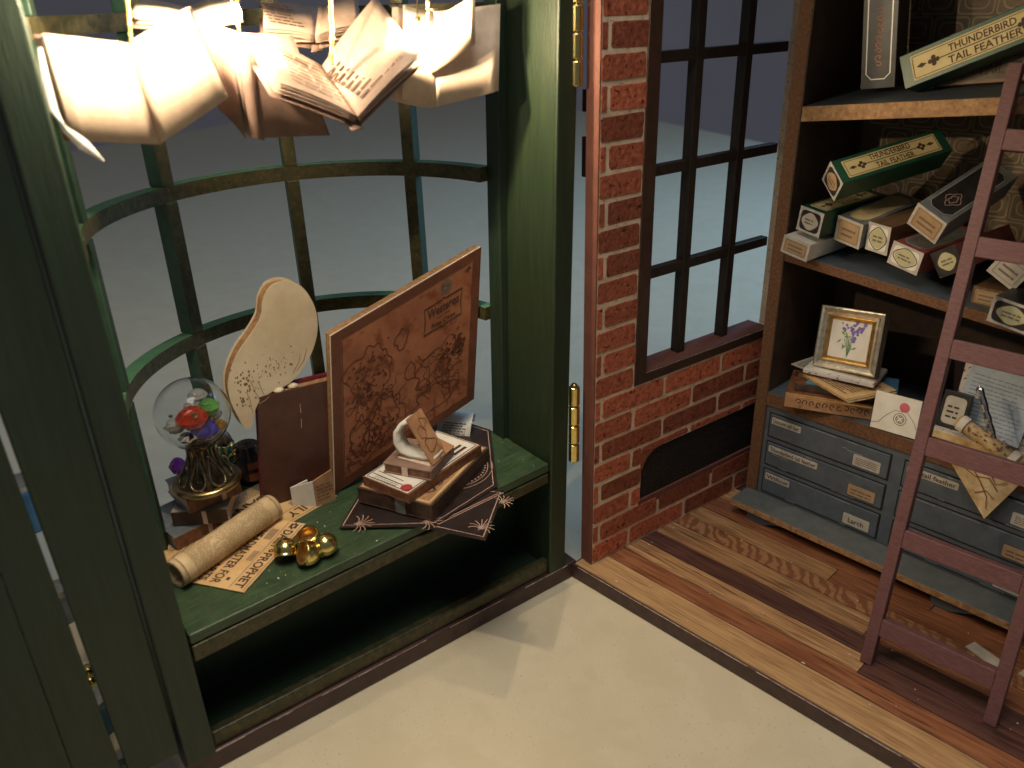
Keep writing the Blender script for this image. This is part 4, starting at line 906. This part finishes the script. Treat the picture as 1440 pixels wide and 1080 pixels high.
# ================================================================== things on the bookcase (world coordinates)
def BCw(x, y, z): return MB_ @ V((x, y-7.65, z))
def wandbox(label, c, dirv, w_, h_, ln, rl, body, endm, endlab, top=None, title=None, oval=True, name='narrow_box', lab2=None, rim='card_white', roll_up=Z):
    """narrow gift box: c = centre of the end that faces out, dirv = its length, rl = roll"""
    d = V(dirv).normalized(); x = d.cross(Z).normalized(); z = x.cross(d)
    R_ = Matrix.Rotation(math.radians(rl), 3, d); x = R_ @ x; z = R_ @ z; o = V(c)
    m_ = Matrix(((x.x, d.x, z.x, o.x), (x.y, d.y, z.y, o.y), (x.z, d.z, z.z, o.z), (0, 0, 0, 1)))
    t = thing(name, label, 'box', m_, 'narrow boxes on the shelves')
    MB().box((-w_/2, .012, -h_/2), (w_/2, ln, h_/2)).build('body', body, t, bevel=.015)
    MB().box((-w_/2-.01, -.0, -h_/2-.01), (w_/2+.01, .011, h_/2+.01)).build('end_panel', rim, t)
    e = .07
    if endm: plate(rrect(-w_/2+e, -h_/2+e, w_/2-e, h_/2-e, .03 if not oval else .12, 2), (0, 0, 0), X, Z, endm, t, .0, 'end_label', .006)
    if oval:
        plate(ell(0, 0, w_*.34, h_*.34, 22, .06, 4), (0, -.007, 0), X, Z, endlab, t, .0, 'name_plate', .005)
        ribbon([ell(0, 0, w_*.38, h_*.38, 22, .06, 4)], .03, (0, -.008, 0), X, Z, 'ink', t, closed=True, name='label_ring')
        lines((-w_*.22, -.013, -h_*.12), X, Z, w_*.44, h_*.28, 2, 'inkgrey', t, th=.5)
    elif endlab:
        ribbon([rrect(-w_/2+e*1.5, -h_/2+e*1.5, w_/2-e*1.5, h_/2-e*1.5, .02, 1)], .015, (0, -.006, 0), X, Z, 'inkgrey', t, closed=True, name='label_ring')
        lines((-w_*.28, -.006, -h_*.2), X, Z, w_*.56, h_*.45, 2, 'inkgrey', t, th=.4, gap=.05)
    if top == 'plate':                        # yellow plate with arrow and two lines of lettering
        q = (-w_/2+.12, .28, w_/2-.12, ln-.28)
        plate(rrect(*q, .02, 1), (0, 0, h_/2), X, Y, 'lab_yel', t, .0, 'title_plate', .008)
        ribbon([rrect(q[0]+.05, q[1]+.05, q[2]-.05, q[3]-.05, .02, 1)], .018, (0, 0, h_/2+.009), X, Y, 'ink', t, closed=True, name='border_line')
        zt = h_/2+.009
        ribbon([[(0, q[1]+.6), (0, q[3]-.6)]], .03, (0, 0, zt), X, Y, 'ink', t, name='arrow_shaft')
        dm = MB()
        for cy in (q[1]+.26, q[3]-.26): dm.face([(0, cy-.13, zt+.005), (.06, cy, zt+.005), (0, cy+.13, zt+.005), (-.06, cy, zt+.005)])
        for cy in (q[1]+.55, q[3]-.55):
            for dx, dy in ((-.08, 0), (.08, 0), (0, -.08), (0, .08)): dm.face([(dx+.06*math.cos(a), cy+dy+.06*math.sin(a), zt+.004) for a in (math.pi/4*j for j in range(8))])
        dm.build('arrow_marks', 'ink', t, kind='stuff')
        # reads from the outer end inwards along +y, letters standing towards -x
        a0, a1 = q[1]+.85, q[3]-.85
        text('lettering', 'THUNDERBIRD', (-.06, a0, zt), Y, -X, a1-a0, w_*.24, 'ink', t); text('lettering', 'TAIL FEATHER', (.06+w_*.22, a0+.1, zt), Y, -X, a1-a0-.1, w_*.22, 'ink', t)
    elif top:
        q = rrect(-w_/2+.12, .22, w_/2-.12, ln-.3, .18, 1)
        plate(q, (0, 0, h_/2), X, Y, top, t, .0, 'title_plate', .006); ribbon([q], .03, (0, 0, h_/2+.007), X, Y, 'silverline', t, closed=True, name='border_line')
        ribbon([ell(0, .9, w_*.2, .3, 16, .2, 4), ell(0, .9, w_*.1, .18, 14, .2, 5)], .02, (0, 0, h_/2+.007), X, Y, 'rose', t, closed=True, name='emblem')
        if title: text('lettering', title, (w_*.14, .5, h_/2+.007), Y, -X, ln-1.2, w_*.3, 'orange', t)
    return t
# middle shelf
wandbox('green box lettered THUNDERBIRD, tilted on its corner atop the shelf pile', (3.97, 7.42, 12.88), (1.7, 2.75, .75), .86, .92, 3.6, 42, 'wbox_green', 'wbox_black', 'lab_tan', 'plate')
wandbox('green box propped on the smallest box by the bookcase side', (3.36, 7.50, 11.50), (.35, 3, .12), .88, .80, 3.3, 8, 'wbox_green', 'wbox_black', 'lab_grey', 'plate')
wandbox('small white ended box with a kraft label, lowest by the bookcase side', (3.10, 7.25, 10.62), (.2, 3, .05), 1.0, .58, 3.2, 9, 'paper', 'lab_tan', 'x', oval=False)
wandbox('grey box with square kraft label and silver edged top, beside the green ones', (4.40, 8.1, 11.22), (.5, 2.6, .35), .96, .84, 2.9, 8, 'wbox_grey', 'lab_tan', 'x', 'lab_yel', oval=False)
wandbox('brown box with upright oval label on white, right of the square kraft label', (5.36, 8.15, 11.18), (.55, 2.6, .2), .80, .90, 2.9, 3, 'wbox_brown', 'paper', 'lab_grn')
wandbox('red box with wide oval label on white, low in the shelf pile', (6.40, 7.9, 10.82), (.4, 2.7, .1), 1.02, .72, 3.1, 10, 'wbox_red', 'paper', 'lab_grn', 'wbox_grey')
wandbox('black and silver box with square kraft label, lying on top of the red one', (6.93, 7.65, 12.02), (.55, 2.6, .85), 1.02, .84, 3.2, 28, 'wbox_grey', 'lab_tan', 'x', 'wbox_black', oval=False)
wandbox('black ended box with oval label, tilted against the ladder', (7.60, 7.95, 10.95), (.35, 2.7, .1), .80, .78, 3.0, -34, 'wbox_red', 'wbox_black', 'lab_grn', 'wbox_black', rim='wbox_black')
wandbox('black box with sage oval label seen between the ladder rungs', (9.80, 7.25, 10.02), (.3, 2.7, .1), 1.15, .76, 3.1, 6, 'wbox_black', 'wbox_black', 'lab_grn', None)
wandbox('brown box with pale end seen behind the ladder, leaning high', (9.2, 8.2, 10.95), (.1, 2.5, .3), .9, .8, 2.9, 30, 'wbox_brown', 'lab_grey', 'x', None, oval=False)
wandbox('plain brown box behind the ladder rail, under the leaning one', (8.72, 8.4, 9.98), (.1, 2.5, .05), .8, .55, 2.9, 0, 'wbox_brown', 'lab_tan', 'x', None, oval=False, rim='wbox_brown')
wandbox('green box at the right end of the middle shelf', (11.2, 8.0, 9.8), (.2, 2.6, .1), .95, .85, 3.0, 5, 'wbox_green', 'wbox_black', 'lab_tan', 'plate')
# top shelf
def boxlying(label, p, q, up, w_, h_, body, plate_=True):
    p, q = V(p), V(q); d = (q-p).normalized(); up = V(up); up = (up-d*up.dot(d)).normalized(); x = d.cross(up)
    m_ = Matrix(((x.x, d.x, up.x, p.x), (x.y, d.y, up.y, p.y), (x.z, d.z, up.z, p.z), (0, 0, 0, 1))); ln = (q-p).length
    t = thing('narrow_box', label, 'box', m_, 'narrow boxes on the shelves')
    MB().box((-w_/2, 0, -h_), (w_/2, ln, 0)).build('body', body, t, bevel=.02); return t, ln
t, ln = boxlying('green box lettered THUNDERBIRD TAIL FEATHER leaning on the top shelf', (4.98, 8.75, 15.98), (8.75, 9.0, 17.72), (.12, -1, .25), .98, .9, 'wbox_green')
q = (-.36, .3, .36, ln-.3); zt = .009
plate(rrect(*q, .02, 1), (0, 0, 0), X, Y, 'lab_yel', t, .0, 'title_plate', .008)
ribbon([rrect(q[0]+.05, q[1]+.05, q[2]-.05, q[3]-.05, .02, 1)], .02, (0, 0, zt), X, Y, 'ink', t, closed=True, name='border_line')
ribbon([[(0, q[1]+.6), (0, q[3]-.4)]], .03, (0, 0, zt), X, Y, 'ink', t, name='arrow_shaft')
dm = MB()
for cy in (q[1]+.28, q[3]-.25): dm.face([(0, cy-.15, zt+.005), (.07, cy, zt+.005), (0, cy+.15, zt+.005), (-.07, cy, zt+.005)])
for cy in (q[1]+.62, q[3]-.6):
    for dx, dy in ((-.09, 0), (.09, 0), (0, -.1), (0, .1), (0, 0)): dm.face([(dx+.07*math.cos(a), cy+dy+.07*math.sin(a), zt+.004) for a in (math.pi/4*j for j in range(8))])
dm.build('arrow_marks', 'ink', t, kind='stuff')
text('lettering', 'THUNDERBIRD', (-.05, 1.35, zt), Y, -X, 1.75, .21, 'ink', t); text('lettering', 'TAIL FEATHER', (.27, 1.3, zt), Y, -X, 1.9, .21, 'ink', t)
t, ln = boxlying('dull olive box lying on the top shelf behind the leaning green one', (5.5, 9.75, 15.95), (9.4, 9.9, 16.40), (.05, -1, .25), .8, .8, 'wbox_brown')
plate(rrect(-.3, .25, .3, ln-.25, .02, 1), (0, 0, 0), X, Y, 'backprint', t, .0, 'title_plate', .008)
text('lettering', 'TAIL FEATHER', (.16, 1.2, .009), Y, -X, 2.2, .3, 'ink', t)
t, ln = boxlying('black box with copper lettering standing upright on the top shelf', (4.02, 9.35, 15.45), (3.52, 9.35, 19.6), (.1, -1, .05), 1.05, .9, 'wbox_black')
q = rrect(-.36, .28, .36, ln-.3, .16, 1); plate(q, (0, 0, 0), X, Y, 'wbox_black', t, .0, 'title_plate', .006); ribbon([q], .03, (0, 0, .007), X, Y, 'silverline', t, closed=True, name='border_line')
glyphs((.13, .62, .008), Y, -X, 1.7, .26, 9, 'orange', t, 3)

# chest top, left pile
def wf(p, q): return frame(p, V(q)-V(p))
ba = flatbook('tan book with ornate spine jutting over the chest edge, bottom of its pile', wf((3.50, 7.12, 5.0), (6.16, 8.30, 5.0)), 2.95, 2.05, .55, 'spine', 'tancard', 'cream', group='books and papers under the gilt frame')
glyphs((.35, -.030, .13), X, Z, 2.45, .27, 11, 'spined', ba, 5)
MB().box((-.0, -.036, .44), (2.95, -.029, .49)).build('spine_rule', 'gilt', ba)
bb2 = flatbook('dark brown book, second in the pile under the gilt frame', wf((3.62, 7.45, 5.56), (6.0, 8.45, 5.56)), 2.55, 1.75, .28, 'spine', 'spined', 'cream', group='books and papers under the gilt frame')
bl_ = flatbook('thin blue booklet poking out right of the pile under the gilt frame', wf((3.95, 7.60, 5.85), (6.75, 8.75, 5.85)), 2.9, 1.5, .07, 'bluecov', 'bluecov', 'cream', group='books and papers under the gilt frame', ct=.02)
t = thing('folded_paper', 'folded tan newspaper with its corner pointing forward in the pile', 'newspaper', wf((3.62, 7.90, 5.935), (5.75, 7.05, 5.96)))
for k in range(3): wob(sheet('leaf', .02*k, 2.35-.05*k, -.02*k+.02, 2.0, 'news' if k == 2 else 'oldpaper', t, .03, .045*k), .03, k)
lines((.25, .2, .126), X, Y, 1.75, 1.5, 12, 'inkgrey', t, lift=.02, rng=random.Random(5)); lines((.1, .02, .0), X, Z, .01, .1, 1, 'ink', t)
t = thing('folded_paper', 'grey printed paper sticking out left under the gilt frame', 'newspaper', wf((2.95, 8.25, 6.05), (4.6, 7.95, 6.10)))
wob(sheet('leaf', 0, 1.75, 0, 1.7, 'lab_grey', t, .03), .05, 4); lines((.12, .12, .03), X, Y, 1.4, 1.4, 11, 'inkgrey', t, lift=.035, rng=random.Random(6))
t = thing('floral_card_book', 'flat booklet with pale floral cover directly under the gilt frame', 'booklet', wf((3.70, 7.72, 6.17), (6.05, 8.12, 6.22)))
MB().box((0, 0, 0), (2.4, 1.5, .17)).build('body', 'music', t, bevel=.03); MB().box((.05, .05, .171), (2.35, 1.45, .18)).build('cover', 'paper', t)
# gilt frame with flower picture
p, q, tl = V((3.84, 8.05, 6.40)), V((6.02, 8.12, 6.60)), V((4.10, 8.55, 8.42))
fr = thing('picture_frame', 'square gilt frame with a violet flower picture, on top of the pile', 'picture frame', frame(p, q-p, (q-p).cross(tl-p)))
fw = (q-p).length; fh = 2.12; pr = [(0, -.42), (0, -.02), (.05, .0), (.12, -.01), (.20, -.06), (.26, -.06), (.30, -.0), (.36, -.03), (.44, -.14)]
for a, b, c, d in (((0, 0), (1, 0), (0, 1), fw), ((fw, 0), (0, 1), (-1, 0), fh), ((fw, fh), (-1, 0), (0, -1), fw), ((0, fh), (0, -1), (1, 0), fh)):
    mb = MB(); a, b, c = V((*a, 0)), V((*b, 0)), V((*c, 0))
    r0_ = [a+b*w0+c*w0+V((0, 0, z)) for w0, z in pr]; r1_ = [a+b*(d-w0)+c*w0+V((0, 0, z)) for w0, z in pr]
    mb.grid([r0_[:6], r1_[:6]], 0); mb.grid([r0_[5:], r1_[5:]], 1); o = mb.build('moulding', ['champ', 'gilt'], fr)
MB().box((.3, .3, -.16), (fw-.3, fh-.3, -.12)).build('picture', 'paper', fr); MB().box((.02, .02, -.42), (fw-.02, fh-.02, -.17)).build('backing', 'spined', fr)
MB().box((fw*.4, .3, -.95), (fw*.6, fh*.7, -.43)).build('stand', 'spined', fr) if False else None
st_ = []
for k in range(6): st_.append([(fw*.5, .5), (fw*.5-.05+.03*k, .8), (fw*.42+.05*k, 1.1+.06*(k % 3))])
ribbon(st_, .025, (0, 0, -.12), X, Y, 'leafgreen', fr, name='stems')
fm = MB(); rng = random.Random(12)
for i in range(34):
    cx, cy = (fw*.60, 1.42) if i < 20 else ((fw*.42, 1.45) if i < 27 else (fw*.52, 1.1)); x, y, r_ = rng.gauss(cx, .10), rng.gauss(cy, .14), rng.uniform(.03, .075)
    fm.face([(x+r_*math.cos(a), y+r_*math.sin(a), -.112+i*.0002) for a in (math.pi/3*j for j in range(6))])
fm.build('violet_petals', 'violet', fr, kind='stuff')
lf = MB()
for i in range(10):
    x, y = rng.gauss(fw*.45, .16), rng.gauss(.95, .2); a = rng.uniform(0, 3); lf.face([(x+.11*math.cos(a), y+.11*math.sin(a), -.111), (x+.03*math.cos(a+1.6), y+.03*math.sin(a+1.6), -.111), (x-.11*math.cos(a), y-.11*math.sin(a), -.111), (x-.03*math.cos(a+1.6), y-.03*math.sin(a+1.6), -.111)])
lf.build('leaves', 'leafgreen', fr, kind='stuff')
# white envelope card
p, q, tl = V((6.30, 7.80, 5.0)), V((7.76, 7.86, 5.06)), V((6.42, 7.98, 6.30))
ev = thing('white_envelope', 'white envelope with a red wax seal and round stamp, left of the ladder', 'envelope', frame(p, q-p, (q-p).cross(tl-p)))
MB().box((0, 0, -.10), (1.47, 1.28, 0)).build('body', 'paper', ev, bevel=.012)
ribbon([[(.02, .18), (.25, .26), (.45, .55), (.70, .78), (1.1, .80), (1.36, .52), (1.45, .32)]], .018, (0, 0, 0), X, Y, 'inkgrey', ev, name='flap_line')
MB().lathe([(0, 0), (.15, 0), (.16, .015), (.1, .022), (0, .02)], (.98, .95, 0), 14).build('wax_seal', 'sealpink', ev)
ribbon([ell(.90, .52, .20, .20, 26), ell(.90, .52, .13, .13, 20)]+[ell(.90+.1*math.cos(a), .52+.1*math.sin(a), .035, .035, 8) for a in (0, 1.57, 3.14, 4.7)], .022, (0, 0, 0), X, Y, 'inkgrey', ev, closed=True, name='round_stamp')

# chest top behind the ladder
t = thing('parchment_sheet', 'large stained parchment spread on the chest top behind the ladder', 'parchment', wf((8.15, 7.75, 5.0), (12.2, 8.0, 5.02)))
wob(sheet('leaf', 0, 4.1, 0, 2.4, 'oldpaper', t, .03, .03), .02, 9)
pb_ = flatbook('pale cloth book lying on the parchment behind the ladder', wf((8.05, 8.3, 5.10), (9.8, 8.35, 5.10)), 1.9, 1.5, .34, 'music', 'oldpaper', 'cream')
p, q, tl = V((8.05, 8.55, 5.46)), V((8.86, 8.6, 5.46)), V((8.05, 8.8, 6.6))
t = thing('label_card', 'dark framed label card standing behind the ladder', 'card', frame(p, q-p, (q-p).cross(tl-p)))
MB().box((0, 0, -.22), (.82, 1.2, 0)).build('body', 'wbox_black', t, bevel=.01); plate(rrect(.1, .14, .72, 1.06, .12, 2), (0, 0, 0), X, Y, 'lab_grey', t, 0, 'end_label', .006); lines((.2, .35, .006), X, Y, .42, .5, 3, 'ink', t, th=.4)
p, q, tl = V((8.35, 9.0, 5.4)), V((10.4, 9.1, 5.3)), V((8.55, 9.5, 7.5))
t = thing('ruled_paper', 'pale blue ruled letter paper leaning behind the ladder', 'paper', frame(p, q-p, (q-p).cross(tl-p)))
MB().box((0, 0, -.04), (2.0, 2.15, 0)).build('leaf', 'bluepaper', t); lines((.15, .15, 0), X, Y, 1.7, 1.8, 14, 'bookblue', t, th=.18, rng=random.Random(7))
p, q, tl = V((9.1, 9.35, 5.05)), V((11.4, 9.45, 5.05)), V((9.2, 9.7, 7.6))
t = thing('floral_paper', 'mauve floral paper propped at the back behind the ruled paper', 'paper', frame(p, q-p, (q-p).cross(tl-p)))
MB().box((-.9, 0, -.05), (1.9, 2.7, -.0)).build('leaf', 'music', t)
a, b = V((9.1, 8.35, 7.25)), V((10.05, 8.15, 5.5)); dv = b-a
t = thing('silver_pen', 'shiny silver pen leaning against the ruled paper', 'pen', Matrix.Translation(b))
mb = MB(); mb.tube([-dv*k for k in (0, .06, .12, .2, .3, .42, .5, .6, .72, .85, .95, 1.)], [.02, .06, .10, .085, .11, .09, .115, .09, .12, .10, .12, .05], 9); mb.build('barrel', 'silver', t)
a, b = V((8.80, 8.2, 6.02)), V((10.72, 8.0, 5.42))
t = thing('spotted_scroll', 'spotted parchment scroll lying slantwise behind the ladder', 'scroll', frame(a, b-a)); LEN = (b-a).length
sp = spiral(0, .14, .24, 2., 40, .5)
o = MB().grid([[(x, u, v) for u, v in sp] for x in (0, .3, LEN*.5, LEN)]).build('roll', 'oldpaper', t, smooth=True); sm = o.modifiers.new('s', 'SOLIDIFY'); sm.thickness = .015
for x in (.08, LEN-.25): MB().lathe([(.255, 0), (.262, .02), (.262, .2), (.255, .22)], (0, 0, 0), 20).build('end_band', 'paper', t).matrix_local = Matrix.Translation((x, 0, 0)) @ Matrix.Rotation(math.pi/2, 4, 'Y')
sm_ = MB(); rng = random.Random(14)
for i in range(70):
    x, a = rng.uniform(.35, LEN-.35), rng.uniform(0, 6.28); r_ = rng.uniform(.025, .055)
    sm_.face([(x+r_*math.cos(k), .258*math.cos(a+r_*3.6*math.sin(k)), .258*math.sin(a+r_*3.6*math.sin(k))) for k in (math.pi/3*j for j in range(6))])
sm_.build('brown_spots', 'spine', t, kind='stuff')
t = thing('map_sheet', 'stained map sheet whose corner hangs over the chest drawers', 'map', Matrix.Translation((9.9, 7.62, 5.06)))
mb = MB(); mb.prism([(-1.05, .02, .0), (1.2, .06, .0), (1.3, 1.2, .01), (-1.1, 1.2, .01)], [(-1.05, .02, .03), (1.2, .06, .03), (1.3, 1.2, .04), (-1.1, 1.2, .04)]); mb.build('leaf', 'oldpaper', t)
mb = MB(); mb.prism([(-1.0, -.03, -.0), (.42, .06, -1.68), (1.15, .02, 0)], [(-1.0, -.06, .0), (.42, .03, -1.70), (1.15, -.01, 0.0)]); mb.build('hanging_corner', 'oldpaper', t)
ribbon([[(-.6, -.1), (-.1, -.35), (.3, -.25), (.6, -.6)], [(-.2, -.1), (.1, -.5), (.35, -.9), (.4, -1.3)], [(.3, -.05), (.5, -.4), (.8, -.2)], [(0, -.9), (.3, -.7), (.55, -.9)]], .03, (0, -.055, 0), X, V((0, -.03, 1)), 'spine', t, name='map_lines')
# pale slips on the floor behind the ladder
for k, (p, q) in enumerate((((11.2, 5.75, .012), (12.25, 5.45, .012)), ((12.7, 5.75, .012), (13.6, 5.6, .012)))):
    o = MB().box((0, 0, 0), (1.15, .42, .03)).build('paper_slip', 'lab_grey'); o.matrix_world = wf(p, q)
    tag(o, ('pale paper slip on the plank floor between the ladder rails', 'pale paper slip on the plank floor right of the ladder')[k], 'paper slip')
# things on the table behind the door leaf, seen through its slot
for c, r_, m_, nm, lb, ct in (((-10.5, -14.2), .5, 'wbox_grey', 'grey_tin', 'grey tin on the table behind the green door leaf', 'tin'), ((-4.6, -14.8), .45, 'bluecov', 'blue_tin', 'blue tin low behind the slot in the green door leaf', 'tin'), ((-17.5, -13.5), .8, 'bluecov', 'blue_jar', 'blue jar far left behind the green door leaf', 'jar')):
    t = thing(nm, lb, ct, Matrix.Translation((*c, TZ)))
    MB().lathe([(0, .01), (r_, .01), (r_*1.04, .1), (r_*1.04, r_*2.2), (r_, r_*2.3), (0, r_*2.3)], n=24).build('body', m_, t, smooth=False); MB().lathe([(0, r_*2.31), (r_*.9, r_*2.31), (r_*.9, r_*2.6), (0, r_*2.65)], n=24).build('lid', 'champ', t)
t = thing('bead_strand', 'short strand of gold beads on the table behind the green door leaf', 'beads', Matrix.Translation((-6.0, -14.5, TZ)))
for i in range(5):
    n_ = 8; MB().lathe([(.26*math.sin(math.pi*k/n_), .27-.26*math.cos(math.pi*k/n_)) for k in range(n_+1)], (-.9+.5*i, .05*(-1)**i, 0), 14).build('bead', 'gold', t, smooth=True)
